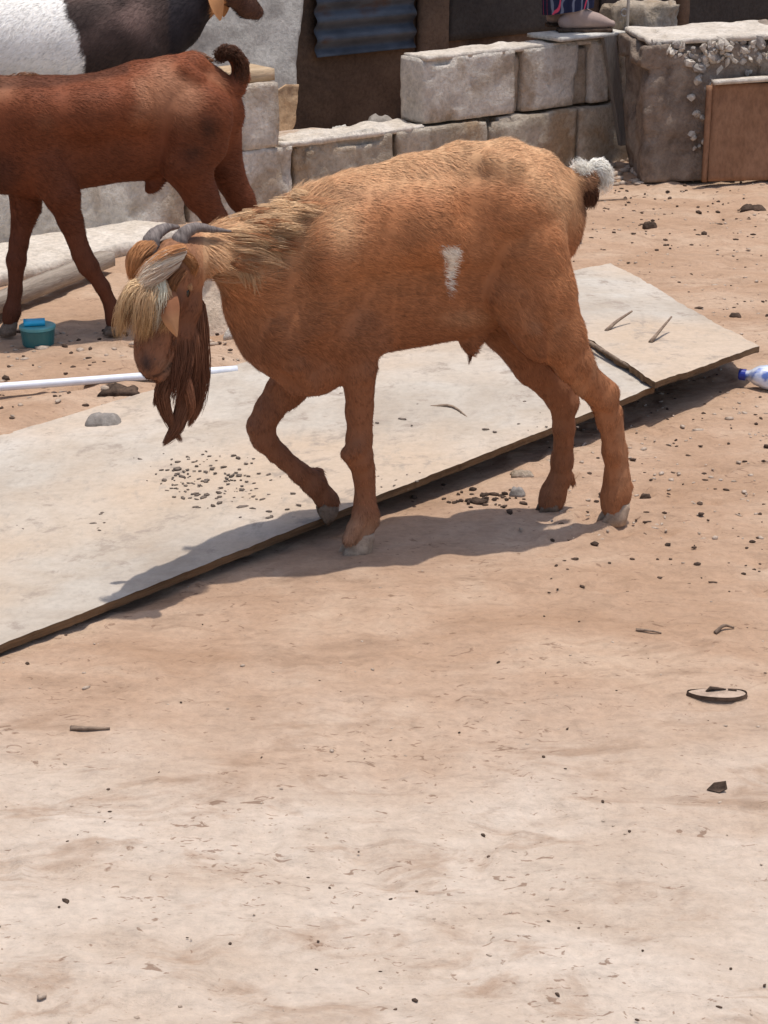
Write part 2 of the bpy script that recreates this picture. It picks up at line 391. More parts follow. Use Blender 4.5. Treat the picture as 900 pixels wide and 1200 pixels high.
def hoof(fr, px, py, t, parent, ang=0.0, size=1.0, z=None, tilt=0.0, mt=None):
    """cloven hoof: two claws, toe towards -s"""
    c = fr.P(px, py, t) if z is None else np.array([fr.P(px, py, t)[0], t, z]); m_ = MB()
    for sd in (-1, 1):
        V = []; Fc = []; n_ = 12; H = [(0, 1.0, -.004), (.012, .94, -.001), (.026, .80, .005), (.034, .6, .008)]
        for (hz, sc_, sh) in H:
            for k in range(n_):
                th = 2*math.pi*k/n_; x = math.cos(th); y = math.sin(th)
                X = (x*.026 if x < 0 else x*.018)*sc_; Y = y*.0105*sc_*(1-.35*max(0, -x))
                V.append([X+sh, Y+sd*.0115*(1 - .25*max(0, -x)), hz])
        for i in range(len(H)-1):
            for k in range(n_): Fc.append((i*n_+k, i*n_+(k+1) % n_, (i+1)*n_+(k+1) % n_, (i+1)*n_+k))
        Fc.append(tuple(reversed(range(n_)))); Fc.append(tuple(range(3*n_, 4*n_)))
        V = np.array(V)*size; ca, sa = math.cos(tilt), math.sin(tilt)
        V = np.stack([V[:, 0]*ca-V[:, 2]*sa, V[:, 1], V[:, 0]*sa+V[:, 2]*ca], 1)
        cb, sb = math.cos(ang), math.sin(ang)
        V = np.stack([V[:, 0]*cb-V[:, 1]*sb, V[:, 0]*sb+V[:, 1]*cb, V[:, 2]], 1)
        m_.add(V+c, Fc)
    return m_.obj('hoof', mt or M_HOOF, parent)
def leaf(fr, pts, width, colr, parent, name='ear', curl=.35, nrm=(0, -1, 0), thick=.003, tip=None):
    G = spline([fr.P(*p) for p in pts], 4); n_ = len(G); V = []; Fc = []; W = 7
    for side in (0, 1):
        for i, g in enumerate(G):
            k = i/(n_-1); d = unit(G[min(i+1, n_-1)]-G[max(i-1, 0)]); nn = np.array(nrm, float); u = unit(np.cross(d, nn)); nn = np.cross(u, d)
            ww = width*(math.sin(math.pi*min(1, k*.82+.16))**.8)*.5
            for j in range(W):
                x = j/(W-1)*2-1; V.append(g+u*x*ww+nn*(curl*ww*x*x)+nn*(thick*(1-abs(x)) if side else 0))
    for side in (0, 1):
        o_ = side*n_*W
        for i in range(n_-1):
            for j in range(W-1):
                q = (o_+i*W+j, o_+i*W+j+1, o_+(i+1)*W+j+1, o_+(i+1)*W+j); Fc.append(q if side else q[::-1])
    V = np.array(V); c_ = np.tile(np.array(colr), (len(V), 1))
    if tip is not None:
        k_ = np.tile(np.repeat(np.linspace(0, 1, n_), W), 2); c_ = blend(c_, np.array(tip), sstep(.45, .8, k_))
    return mesh(name, V, np.array(Fc), M_FUR, parent, col=c_)

# =================================================================== SETTING
# ground sheet, finer where it is seen
def axis(parts):
    out = [];
    for a, b_, st in parts: out += list(np.arange(a, b_-1e-6, st))
    out.append(parts[-1][1]); return np.array(out)
gx = axis([(-150, -20, 20), (-20, -3, 1.5), (-3, -1.6, .06), (-1.6, 1.7, .0105), (1.7, 3, .06), (3, 20, 1.5), (20, 150, 20)])
gy = axis([(-60, -5, 10), (-5, 1.5, .5), (1.5, 2.1, .05), (2.1, 6.2, .0105), (6.2, 9.5, .025), (9.5, 12, .25), (12, 30, 2), (30, 250, 20)])
def ground_z(x, y):
    p = np.stack([x, y, 0*x], -1)
    z = .010*fbm(p, 1.3, 2, 3)+.0045*fbm(p, 7, 3, 5)+.0022*fbm(p, 28, 3, 9)
    far = sstep(5.0, 7.5, y); z = z+far*.006*fbm(p, 12, 3, 15)
    a_, b_ = gp(-120, 545), gp(585, 338); d_ = (b_-a_)[:2]; L_ = np.hypot(*d_); d_ = d_/L_
    al = (x-a_[0])*d_[0]+(y-a_[1])*d_[1]; ac = -(x-a_[0])*d_[1]+(y-a_[1])*d_[0]
    z = z+(.024*sstep(2.2, 1.2, al)+.006)*np.exp(-((ac-.05-.05*fbm(p, 3, 2, 51))/.10)**2)*(.7+.5*fbm(p, 6, 3, 52))*sstep(2.9, 2.4, al)
    # scuffs
    z = z-.006*sstep(.35, .8, fbm(p*np.array([1, 1.5, 1]), 9, 2, 21))
    z = z*(1-.65*np.exp(-((x-.2)**2/.5+(y-4.15)**2/.12)))
    return z
X, Y = np.meshgrid(gx, gy); Z = ground_z(X, Y)
Z = np.where((np.abs(X) > 6) | (Y > 14) | (Y < -2), 0, Z)
for k in range(230):     # old hoof prints and kicked hollows
    px_, py_ = (rng.uniform(-20, 920), rng.uniform(640, 1230)) if k < 70 else (rng.uniform(600, 930), rng.uniform(215, 700)) if k < 190 else (rng.uniform(-20, 300), rng.uniform(370, 520))
    c_ = gp(px_, py_); r_ = rng.uniform(.016, .034); a_ = rng.uniform(0, 3.14); i0, i1 = np.searchsorted(gx, [c_[0]-.12, c_[0]+.12]); j0, j1 = np.searchsorted(gy, [c_[1]-.12, c_[1]+.12])
    xx, yy = X[j0:j1, i0:i1]-c_[0], Y[j0:j1, i0:i1]-c_[1]; u_, v__ = xx*math.cos(a_)+yy*math.sin(a_), -xx*math.sin(a_)+yy*math.cos(a_)
    d_ = np.sqrt((u_/1.5)**2+v__**2)/r_; dep = rng.uniform(.003, .009)*(.6 if k < 70 else 1); Z[j0:j1, i0:i1] += -dep*np.exp(-d_**4)+dep*.45*np.exp(-((d_-1.35)/.35)**2)
nx, ny = len(gx), len(gy); ii = np.arange(nx*ny).reshape(ny, nx)
Q = np.stack([ii[:-1, :-1], ii[:-1, 1:], ii[1:, 1:], ii[1:, :-1]], -1).reshape(-1, 4)
g = mesh('ground', np.stack([X, Y, Z], -1).reshape(-1, 3), Q, M_GROUND); tag(g, kind='structure')
def gz(p): return float(ground_z(np.array([p[0]]), np.array([p[1]]))[0])
def on_ground(px, py):
    p = gp(px, py, 0); p = gp(px, py, gz(p)); p[2] = gz(p); return p

# ---------------- the two dusty sheets on the ground
def sheet(name, outline, seg, thick, label, seed, warp=.006):
    """outline: 4 corner points (3D) a,b (front edge left-right), c,d (back edge right-left)"""
    a, b_, c_, d = [np.array(q, float) for q in outline]; nu, nv = seg
    t = thing(name, label, 'board', tuple(np.array([*( (a+b_+c_+d)/4)[:2], 0]))); o = np.array(t.location)
    U, Vv = np.meshgrid(np.linspace(0, 1, nu+1), np.linspace(0, 1, nv+1)); U = U[..., None]; Vv = Vv[..., None]
    P = (a*(1-U)+b_*U)*(1-Vv)+(d*(1-U)+c_*U)*Vv
    ed = np.minimum(np.minimum(U, 1-U)*nu, np.minimum(Vv, 1-Vv)*nv)[..., 0]
    wob = fbm(P, 9, 3, seed)[..., None]*.009+fbm(P, 45, 2, seed+3)[..., None]*.006
    P[..., :2] += wob*np.array([.4, 1])*(ed[..., None] < .5)
    P[..., 2] += warp*fbm(P, 2.5, 2, seed+7)+.0012*fbm(P, 22, 3, seed+9)
    ii = np.arange((nu+1)*(nv+1)).reshape(nv+1, nu+1); Q = np.stack([ii[:-1, :-1], ii[:-1, 1:], ii[1:, 1:], ii[1:, :-1]], -1).reshape(-1, 4)
    top = P.reshape(-1, 3)-o; mesh('top_face', top, Q, M_BOARD, t)
    rim = list(ii[0])+list(ii[1:, -1])+list(ii[-1, -2::-1])+list(ii[-2:0:-1, 0])
    R = top[rim]; nr_ = len(R); V2 = np.concatenate([R-[0, 0, .0004], R-[0, 0, thick]]); V2[nr_:, :2] += .004*fbm(V2[nr_:], 60, 2, seed)[:, None]
    F2 = [(i, i+nr_, (i+1) % nr_+nr_, (i+1) % nr_) for i in range(nr_)]
    mesh('core_edge', V2, F2, M_EDGE, t, smooth=False)
    mesh('underside', top-[0, 0, thick], Q[:, ::-1], M_EDGE, t)
    return t
A1 = gp(-120, 803, .022); A2 = gp(768, 452, .085); A3 = gp(585, 338, .05); A4 = gp(-120, 545, .004)
sheet('dusty_board', (A1, A2, A3, A4), (150, 70), .016, 'long pale dust covered sheet of board lying on the ground behind the walking goat', 3, .0022)
B1 = gp(762, 452, .108); B2 = gp(890, 407, .085); B3 = gp(716, 308, .03); B4 = gp(590, 337, .065)
# short sheet, starts at the seam
B1 = gp(768, 449, .104); B4 = gp(585, 332, .066)
sheet('dusty_board', (B1, B2, B3, B4), (50, 60), .016, 'shorter pale board with raised dark corner right of the goat beside the bottle', 11, .004)
PACK = rough(.30, .10, .05, .02, .006, 5); pk = gp(800, 440, 0)

# ---------------- low block wall
W0 = gp(100, 280); W1 = gp(700, 190); WANG = math.atan2(W1[1]-W0[1], W1[0]-W0[0])
WF = Frame(W0, WANG)      # t = 0 is the front face of the wall
wall = thing('block_wall', 'low broken wall of grey cement blocks running behind the goats', 'wall', tuple(WF.O), WANG)
def s_at(px, py, t=0.0): return WF.P(px, py, t)[0]
BH = .225; D = .15
def block(s0, s1, z0, h, seed, mt, t0=0.0, dp=D, chip=.028, parent=wall, amp=.004, name='block'):
    v_, f_ = rough(s1-s0, dp, h, .015, amp, seed, .004, 16, chip)
    v_ = v_+np.array([(s0+s1)/2, t0+dp/2, z0]); return mesh(name, v_, f_, mt, parent)
sd = 0
# lower course
s = s_at(-60, 300); send = s_at(752, 178)
while s < send:
    e = min(s+.445, send); block(s, e-.012, -.03, BH+.03, 100+sd, M_BLOCK2 if s > s_at(340, 230) else M_BLOCK, dp=D+.02, t0=-.012, chip=.03, amp=.006); sd += 1; s += .45
# upper course, left run, and its end block standing proud
sL = s_at(283, 180); s = sL-1.35
while s < sL-.05: block(s, s+.438, BH+.006, BH-.01, 200+sd, M_BLOCK); sd += 1; s += .45
sR0, sR1 = s_at(283, 200), s_at(325, 200)
block(sR0, sR1, BH+.004, BH+.0, 220, M_BLOCK, t0=-.02, dp=.2, chip=.006)
# upper course, right run
edges = [(498, 603), (613, 676), (692, 714), (727, 750)]
for i, (a, b_) in enumerate(edges):
    block(s_at(a, 110), s_at(b_, 110), BH+.012, BH+.012, 240+i, M_BLOCK, chip=.03)
for a, b_, k in ((604, 612, 0), (677, 691, 1), (715, 726, 2)):
    block(s_at(a, 110), s_at(b_, 110), BH+.012, BH-.01, 260+k, M_MORTAR, t0=.025, dp=D-.04, amp=.008, name='mortar_joint')
v_, f_ = rough(s_at(748, 110)-s_at(499, 110), D-.012, .018, .012, .009, 9, .006, 16, .02)
mesh('mortar_cap', v_+np.array([(s_at(750, 110)+s_at(498, 110))/2, D/2-.003, 2*BH+.016]), f_, M_CAP, wall)
v_, f_ = rough(s_at(497, 150)-s_at(327, 150), D+.012, .022, .012, .012, 12, .008, 14, .03)
mesh('mortar_cap', v_+np.array([(s_at(497, 150)+s_at(327, 150))/2, D/2-.005, BH-.008]), f_, M_CAP, wall)
# plank stub on the end block
p = WF.world(np.array([(sR0+sR1)/2-.02, .09, 2*BH+.005]))
v_, f_ = rough(.20, .16, .042, .02, .001, 3, .003); tag(mesh('plank_stub', v_, f_, M_WOODTAN, loc=p, rz=WANG), 'short tan timber offcut on top of the wall end block behind the curled tail', 'plank')
# hollow block and thin slab on top of the right run
p = WF.world(np.array([s_at(762, 60), .06, 2*BH+.0]))
t_ = thing('hollow_block', 'brown broken hollow block on the far end of the wall behind the rough chunk', 'block', tuple(p), WANG)
v_, f_ = rough(.30, .17, .15, .012, .016, 31, .01, 12, .05); mesh('block_shell', v_, f_, M_BLOCK2, t_)
for k in ():
    th = np.linspace(0, 2*math.pi, 11)[:-1]; mb = MB(); mb.add(*tube([(k, -.092, .08), (k, -.04, .08)], [.022, .02], 10)); mb.obj('hole', M_DARK, t_)
p = WF.world(np.array([s_at(690, 40), .06, 2*BH+.043]))
v_, f_ = rough(.36, .2, .016, .02, .003, 33, .006); tag(mesh('stone_slab', v_, f_, M_SLAB, loc=p, rz=WANG), 'thin grey slab on the wall top under the sandalled foot', 'slab')
# stake leaning on the wall
S0 = WF.P(730, 170, -.04); S1 = WF.P(713, 42, -.03)
v_ = []; 
for q, wd_ in ((S0, .018), (S1, .032)):
    for dx, dy in ((-1, -1), (1, -1), (1, 1), (-1, 1)): v_.append(q+np.array([dx*wd_, dy*.010, 0]))
v_ = np.array(v_); bs_ = np.array([S0[0], S0[1], 0]); st = mesh('wooden_stake', v_-bs_, [(0, 1, 5, 4), (1, 2, 6, 5), (2, 3, 7, 6), (3, 0, 4, 7), (4, 5, 6, 7), (3, 2, 1, 0)], M_STAKE, loc=WF.world(bs_), rz=WANG, smooth=False)
tag(st, 'grey tapered wooden stake leaning upright against the block wall', 'stake')
# leaning slab behind
SF = Frame(WF.world(np.array([0, .66, 0])), WANG)
slab = thing('leaning_slab', 'large grey concrete slab leaning behind the wall end beside the dark doorway', 'slab', tuple(SF.world(np.array([SF.P(290, 165)[0], 0, 0]))), WANG)
sx0 = SF.P(290, 165)[0]
def slabgrid(name, ys, xl, xr, y0, mt, th=.06, seed=3):
    nc = 40; rows = []
    for y in ys:
        a_ = SF.P(xl(y), y); b_ = SF.P(xr(y), y)
        rows.append([a_+(b_-a_)*k/nc for k in range(nc+1)])
    G = np.array(rows); G[..., 0] -= sx0; nz = fbm(G, 11, 4, seed)*.005; G[..., 1] = y0+.10*G[..., 2]+nz; G[..., 0] += (fbm(G, 25, 2, seed+1)*.006)*(np.arange(nc+1) > nc-2)
    B = G+np.array([.0, th, 0]); V = np.concatenate([G.reshape(-1, 3), B.reshape(-1, 3)]); nrw = len(ys); m_ = nrw*(nc+1); ii = np.arange(m_).reshape(nrw, nc+1)
    Q = np.stack([ii[:-1, :-1], ii[1:, :-1], ii[1:, 1:], ii[:-1, 1:]], -1).reshape(-1, 4); F_ = [Q, Q[:, ::-1]+m_]
    for ln in (ii[:, 0], ii[:, -1][::-1], ii[0, ::-1], ii[-1]):
        F_.append(np.stack([ln[:-1], ln[:-1]+m_, ln[1:]+m_, ln[1:]], -1))
    return mesh(name, V, np.concatenate(F_), mt, slab)
xr_ = lambda y: np.interp(y, [-40, 52, 95, 120, 150, 176], [374, 357, 353, 350, 344, 322])
slabgrid('slab_face', np.linspace(-70, 176, 60), lambda y: 215, xr_, 0, M_SLAB)
slabgrid('raw_corner', np.linspace(100, 158, 20), lambda y: np.interp(y, [100, 112, 158], [340, 322, 326]), lambda y: xr_(y)+1.5, -.008, M_RAW, .02, 8)
# ---------------- building in the shade behind
BF = Frame(WF.world(np.array([0, 1.0, 0])), WANG)
bd = thing('shack', 'dark brown rendered shack with corrugated metal panel in deep shade at the top', 'building', tuple(BF.O), WANG)
v_, f_ = gridbox(9, .15, 2.3, .08); v_ = v_+np.array([1.0, .075, 0]); v_[:, 1] += .006*fbm(v_, 6, 3, 2); mesh('rear_wall', v_, f_, M_MUD, bd)
# corrugated sheet
a = BF.P(364, 66); b_ = BF.P(480, 66); U = np.linspace(0, 1, 14); zz = np.linspace(a[2], a[2]+.9, 150); XX, ZZ = np.meshgrid(a[0]+(b_[0]-a[0])*U, zz)
YY = -.035+.012*np.sin(ZZ*2*math.pi/.075)+.003*fbm(np.stack([XX, ZZ, 0*XX], -1), 6, 2, 1); XX = XX+.004*fbm(np.stack([XX*0, ZZ, 0*XX], -1), 20, 2, 5)
ii = np.arange(XX.size).reshape(XX.shape); Q = np.stack([ii[:-1, :-1], ii[:-1, 1:], ii[1:, 1:], ii[1:, :-1]], -1).reshape(-1, 4)
o_ = mesh('corrugated_sheet', np.stack([XX, YY, ZZ], -1).reshape(-1, 3), Q, M_CORR, bd)
sm_ = o_.modifiers.new('thickness', 'SOLIDIFY'); sm_.thickness = .002
def bbox_part(name, p0, p1, y0, y1, mt, seed=1, amp=.003):
    a = BF.P(*p0); b_ = BF.P(*p1); z0, z1 = min(a[2], b_[2]), max(a[2], b_[2])
    v_, f_ = rough(abs(b_[0]-a[0]), y1-y0, z1-z0, .03, amp, seed, .006)
    return mesh(name, v_+np.array([(a[0]+b_[0])/2, (y0+y1)/2, z0]), f_, mt, bd)
bbox_part('door_post', (486, 110), (520, -200), -.05, -.002, M_MUD, 4, .008)
bbox_part('doorway', (522, 48), (662, -200), -.02, -.003, M_DARK, 5)
bbox_part('doorway', (700, 45), (1100, -200), -.02, -.003, M_DARK, 6)
bbox_part('plinth', (662, 60), (1100, 35), -.06, -.021, M_DARKP, 7)
bbox_part('door_post', (776, 60), (798, -200), -.11, -.062, M_MUD, 8, .006)
# awning (its shade falls on the shack and its doorstep)
aw = thing('awning', 'corrugated roof overhang of the shack whose shade darkens its front', 'awning', tuple(BF.O), WANG)
U = np.linspace(-3.5, 5.5, 300); Vv = np.linspace(0, 1, 4); XX, YY = np.meshgrid(U, Vv)
edge = -.22+.0*XX; YY2 = edge*(1-YY)+.2*YY; ZZ = 2.15+.12*YY+.012*np.sin(XX*2*math.pi/.075)
ii = np.arange(XX.size).reshape(XX.shape); Q = np.stack([ii[:-1, :-1], ii[:-1, 1:], ii[1:, 1:], ii[1:, :-1]], -1).reshape(-1, 4)
o_ = mesh('roof_sheet', np.stack([XX, YY2, ZZ], -1).reshape(-1, 3), Q, M_CORR, aw); sm_ = o_.modifiers.new('thickness', 'SOLIDIFY'); sm_.thickness = .003
for xx in (-3.3, 1.05, 5.3): mb = MB(); mb.add(*tube([(xx, -.18, 0), (xx, -.18, 2.13)], [.03, .028], 8)); mb.obj('roof_post', M_WOOD, aw)

# ---------------- rough chunk with board at the right
C0 = gp(757, 213); CF = Frame(C0, math.radians(6))
ch = thing('concrete_chunk', 'big rough brown and white weathered chunk of concrete right of the wall', 'rubble', tuple(CF.O), CF.ang)
v_, f_ = rough(1.0, .42, .50, .012, .013, 55, .010, 14, .03)
v_ = v_+np.array([.5, .21, 0]); v_[:, 0] += .03*fbm(v_, 3, 2, 8)*(v_[:, 0] < .4)-.03*(v_[:, 2] > .42)+.0*v_[:, 0]
v_[:, 1] -= .025*sstep(.1, .9, fbm(v_, 5, 3, 77))
v_[:, 2] *= (1+.06*np.clip(v_[:, 0]/.5, 0, 1)+.03*fbm(v_*np.array([1, 1, 0]), 5, 2, 6)*(v_[:, 2] > .3))
mesh('chunk_core', v_, f_, M_ROCKBROWN, ch)
v_, f_ = rough(1.0, .44, .035, .014, .012, 56, .012, 10, .02); v_[:, 2] += .50+.03*np.clip((v_[:, 0]+.5)/.5, 0, 1); mesh('pale_crust', v_*[1, .94, .6]+np.array([.49, .21, .207]), f_, M_CAP, ch)
CH = []
for k in range(260):
    x = rng.uniform(.20, .95); z = .50-abs(rng.normal(0, .06)); 
    if rng.random() < .25: x = rng.uniform(.0, .3); z = rng.uniform(.42, .50)
    if rng.random() < .12: x = rng.uniform(.15, .28); z = rng.uniform(.03, .45)
    CH.append((x, z))
chips = []
_bm = bmesh.new(); bmesh.ops.create_icosphere(_bm, subdivisions=1, radius=.024); _v = np.array([x.co[:] for x in _bm.verts]); _f = [[x.index for x in f.verts] for f in _bm.faces]; _bm.free()
for j in range(7):
    me = bpy.data.meshes.new('stone_chip'); me.from_pydata([tuple(q*rng.uniform(.55, 1.3)) for q in _v], [], _f); me.materials.append(M_CHIP if j < 5 else M_STONE); chips.append(me)
for k, (x, z) in enumerate(CH):
    o_ = bpy.data.objects.new('stone_chip', chips[k % 7]); link(o_, ch); s_ = rng.uniform(.3, .85)
    o_.location = (x, rng.uniform(-.005, .012), z+.02); o_.rotation_euler = tuple(rng.uniform(0, 6.28, 3)); o_.scale = (s_*rng.uniform(.8, 1.6), s_, s_*rng.uniform(.5, 1.1))
# brown board leaning in front of the chunk
PA = CF.P(829, 216, -.07); PB = CF.P(829, 108, -.05)
bo = thing('brown_board', 'rusty brown wooden board standing upright against the rough concrete chunk', 'board', tuple(CF.world(np.array([PA[0], -.07, 0]))), CF.ang)
v_, f_ = gridbox(.62, .018, .36, .02); v_ = v_+np.array([.31, 0, .012]); v_[:, 1] += .05*v_[:, 2]+.0015*fbm(v_, 10, 3, 3); mesh('panel', v_, f_, M_PLY, bo)
v_, f_ = rough(.64, .05, .016, .02, .003, 66, .004); v_[:, 2] += .372+.05*(v_[:, 0]+.31); mesh('top_batten', v_+np.array([.32, .01, 0]), f_, M_CAP, bo)
v_, f_ = rough(.02, .024, .36, .02, .001, 67, .003); mesh('side_batten', v_+np.array([-.011, .008, .008]), f_, M_PLY, bo)

# ---------------- left: pale slab and grey plank under the brown goat
P0 = gp(-40, 335); P1 = gp(165, 283); a_ = math.atan2(P1[1]-P0[1], P1[0]-P0[0]); 
sl2 = rough(np.linalg.norm((P1-P0)[:2])+.25, .34, .05, .02, .006, 71, .012, 9, .02); c2 = (P0+P1)/2
tag(mesh('concrete_slab', sl2[0], sl2[1], M_CAP, loc=(c2[0]-.05, c2[1]+.05, -.008), rz=a_), 'pale crusty slab on the ground between the brown goat legs and the wall', 'slab')
P0 = gp(-40, 392, .0); P1 = gp(137, 318, .0); a_ = math.atan2(P1[1]-P0[1], P1[0]-P0[0]); Ln = np.linalg.norm((P1-P0)[:2]); c2 = (P0+P1)/2
v_, f_ = rough(Ln, .055, .045, .02, .0012, 72, .004)
tag(mesh('timber_plank', v_, f_, M_WOOD, smooth=False, loc=(c2[0]-math.sin(a_)*.03, c2[1]+math.cos(a_)*.03, .018), rz=a_), 'weathered grey timber lying on the ground beneath the reddish brown goat', 'plank')
v_, f_ = rough(.13, .09, .20, .015, .006, 73, .012, 12, .02); v_[:, 1] += .35*v_[:, 2]
p = gp(250, 392); tag(mesh('concrete_chunk', v_*[1.15, 1, 1.15], f_, stone('tan_plaster', (.60, .46, .33), (.80, .65, .50), sc=9), loc=(p[0], p[1]+.03, -.02), rz=.2), 'pale upright lump seen in the gap between the bearded goat head and neck', 'rubble')
v_, f_ = rough(.05, .06, .12, .015, .004, 74, .008, 12, .01)
p = gp(672, 290); tag(mesh('concrete_chunk', v_, f_, M_STONE, loc=(p[0], p[1]+.03, -.01), rz=.3), 'small grey upright block peeking out behind the bearded goat rump', 'rubble')

# =================================================================== GOATS
RUST = np.array([.43, .180, .078]); PALE = np.array([.68, .43, .235]); DARKB = np.array([.13, .055, .030]); WHITE = np.array([.80, .76, .68])
def blend(a, b_, m): return a*(1-m[:, None])+b_*m[:, None]

# ---- main goat
H1 = gp(720, 612); H2 = gp(420, 650); GA = math.atan2(H1[1]-H2[1], H1[0]-H2[0])
m0 = (H1+H2)/2; GF = Frame(m0+np.array([-math.sin(GA), math.cos(GA), 0])*.020, GA)
S = SDF((-.90, -.26, -.02), (.52, .26, .82), .0042)
tr = lambda pts, k, sm=.03: chain(S, GF, pts, k, sm)
tr([(352, 335, 0, 88), (385, 330, 0, 104), (430, 310, 0, 103), (480, 300, 0, 106), (530, 290, 0, 107), (575, 272, 0, 95), (605, 258, 0, 78), (635, 258, 0, 54)], 2.15, .03)
for t_ in (-1, 1): tr([(385, 292, t_*.046, 42), (440, 268, t_*.056, 36), (500, 262, t_*.060, 38), (545, 262, t_*.055, 36), (590, 245, t_*.05, 34), (630, 240, t_*.04, 30)], 1, .06)
tr([(360, 250, 0, 26), (420, 232, 0, 24), (480, 212, 0, 23), (540, 197, 0, 24), (590, 191, 0, 22), (625, 205, 0, 22), (655, 222, 0, 16)], 1.0, .035)   # spine ridge
tr([(350, 330, 0, 84), (322, 316, -.005, 66), (292, 303, -.02, 43), (262, 293, -.045, 30), (232, 297, -.07, 26)], 1.35, .02)   # neck
tr([(345, 380, 0, 70), (368, 415, 0, 48)], 1.15, .04)             # brisket
tr([(308, 335, 0, 42), (309, 355, 0, 42), (335, 402, 0, 40), (365, 430, 0, 32)], 1.4, .02)
for t_ in (-.055, .055):
    tr([(385, 285, t_, 46), (370, 345, t_*.75, 44), (410, 388, t_*.62, 36)], 1.3, .04)   # shoulder
    tr([(605, 235, t_*.8, 48), (622, 300, t_*1.1, 44)], 1.2, .03)  # hip
# hollow flank
for t_ in (-1, 1):
    S.cone(GF.P(548, 216, t_*.120), GF.P(570, 285, t_*.142), .024, .036, 1, .05, sub=True)      # flank hollow
    S.cone(GF.P(458, 250, t_*.145), GF.P(455, 350, t_*.15), .03, .03, 1, .04, sub=True)   # behind the shoulder
    S.cone(GF.P(335, 278, t_*.115), GF.P(352, 365, t_*.120), .028, .032, 1, .04, sub=True)    # neck groove
    tr([(572, 190, t_*.056, 12), (594, 198, t_*.068, 14)], 1, .03); tr([(652, 236, t_*.05, 13)], 1, .03)   # hip and pin bones
    tr([(398, 236, t_*.045, 12), (382, 300, t_*.080, 13), (362, 372, t_*.062, 15)], 1, .06)     # shoulder blade ridge
    tr([(362, 372, t_*.060, 18), (405, 393, t_*.056, 17), (436, 402, t_*.052, 12)], 1, .04)     # upper arm and elbow
# near fore leg
tr([(408, 385, -.045, 36), (421, 430, -.048, 21), (421, 480, -0.026, 16), (420, 515, -0.024, 14.5), (421, 536, -0.024, 15.5), (425, 556, -0.022, 11), (427, 588, -0.021, 10.5), (429, 602, -0.021, 14.5), (424, 620, -0.021, 13), (420, 632, -0.022, 15)], 1.05, .012)
tr([(425, 602, -.030, 11), (408, 632, -.040, 8)], 1.0, .008); tr([(436, 604, -0.019, 8), (439, 612, -0.019, 6)], 1, .008)
# far fore leg, lifted
tr([(358, 425, .06, 34), (336, 455, .065, 22), (314, 482, .068, 16), (305, 500, .07, 15), (309, 514, .07, 14), (326, 532, .07, 11.5), (350, 553, .07, 11.5), (368, 566, .07, 14), (380, 582, .07, 12), (386, 588, .07, 12)], 1.05, .012)
tr([(368, 556, .075, 8), (376, 553, .075, 5)], 1, .008)
# near hind leg
tr([(618, 290, -.065, 47), (633, 342, -.072, 41), (652, 392, -.07, 33), (671, 424, -.066, 22), (688, 449, -.055, 16), (707, 464, -.045, 17), (713, 490, -.036, 13.5), (719, 530, -.027, 12.5), (722, 560, -.021, 13), (722, 578, -.020, 16), (720, 592, -.020, 16)], 1.2, .016)
tr([(698, 444, -.05, 10), (714, 458, -.045, 9)], 1, .015)
tr([(600, 345, -.075, 34), (625, 385, -.078, 28), (632, 405, -.078, 16)], 1.6, .02)      # stifle fold
tr([(732, 560, -.020, 6), (737, 570, -.020, 5)], 1, .006)
# far hind leg
tr([(605, 300, .06, 48), (600, 370, .06, 42), (628, 425, .075, 27), (652, 456, .075, 19), (661, 473, .075, 16), (661, 500, .075, 12.5), (659, 540, .088, 11.5), (655, 563, .092, 12), (648, 580, .094, 14), (645, 588, .094, 14)], 1.15, .016)
tr([(668, 556, .09, 5), (672, 566, .09, 4)], 1, .006)
# tendons, cords and skin folds
tr([(674, 400, -.080, 8), (688, 430, -.068, 7), (706, 458, -.055, 6)], 1, .012); tr([(655, 380, -.105, 9), (680, 425, -.085, 8), (704, 470, -.058, 7)], 1, .014)
tr([(600, 300, -.085, 12), (588, 345, -.082, 10), (596, 372, -.08, 8)], 1, .025); tr([(612, 345, -.100, 10), (622, 385, -.100, 9), (630, 412, -.095, 7)], 1, .012)
tr([(724, 480, -.040, 4.5), (729, 525, -.030, 4), (733, 556, -.024, 5)], 1, .008); tr([(707, 486, -.05, 5), (712, 530, -.042, 4.5)], 1, .008)
tr([(408, 532, -.036, 9), (418, 526, -.045, 8)], 1, .012); tr([(434, 545, -.022, 5), (437, 585, -.020, 4)], 1, .008)
tr([(296, 402, -.02, 8), (318, 428, -.03, 9), (345, 455, -.03, 9)], 1, .015); tr([(322, 388, -.075, 9), (345, 425, -.070, 9), (366, 452, -.05, 8)], 1, .02)
# sheath
tr([(575, 368, 0, 16), (555, 388, -.005, 11), (551, 402, -.005, 8), (551, 411, -.005, 4)], 1, .02)
# tail
tr([(648, 214, 0, 15), (668, 214, 0, 13), (685, 213, 0, 12), (692, 206, 0, 9)], 1.0, .015)
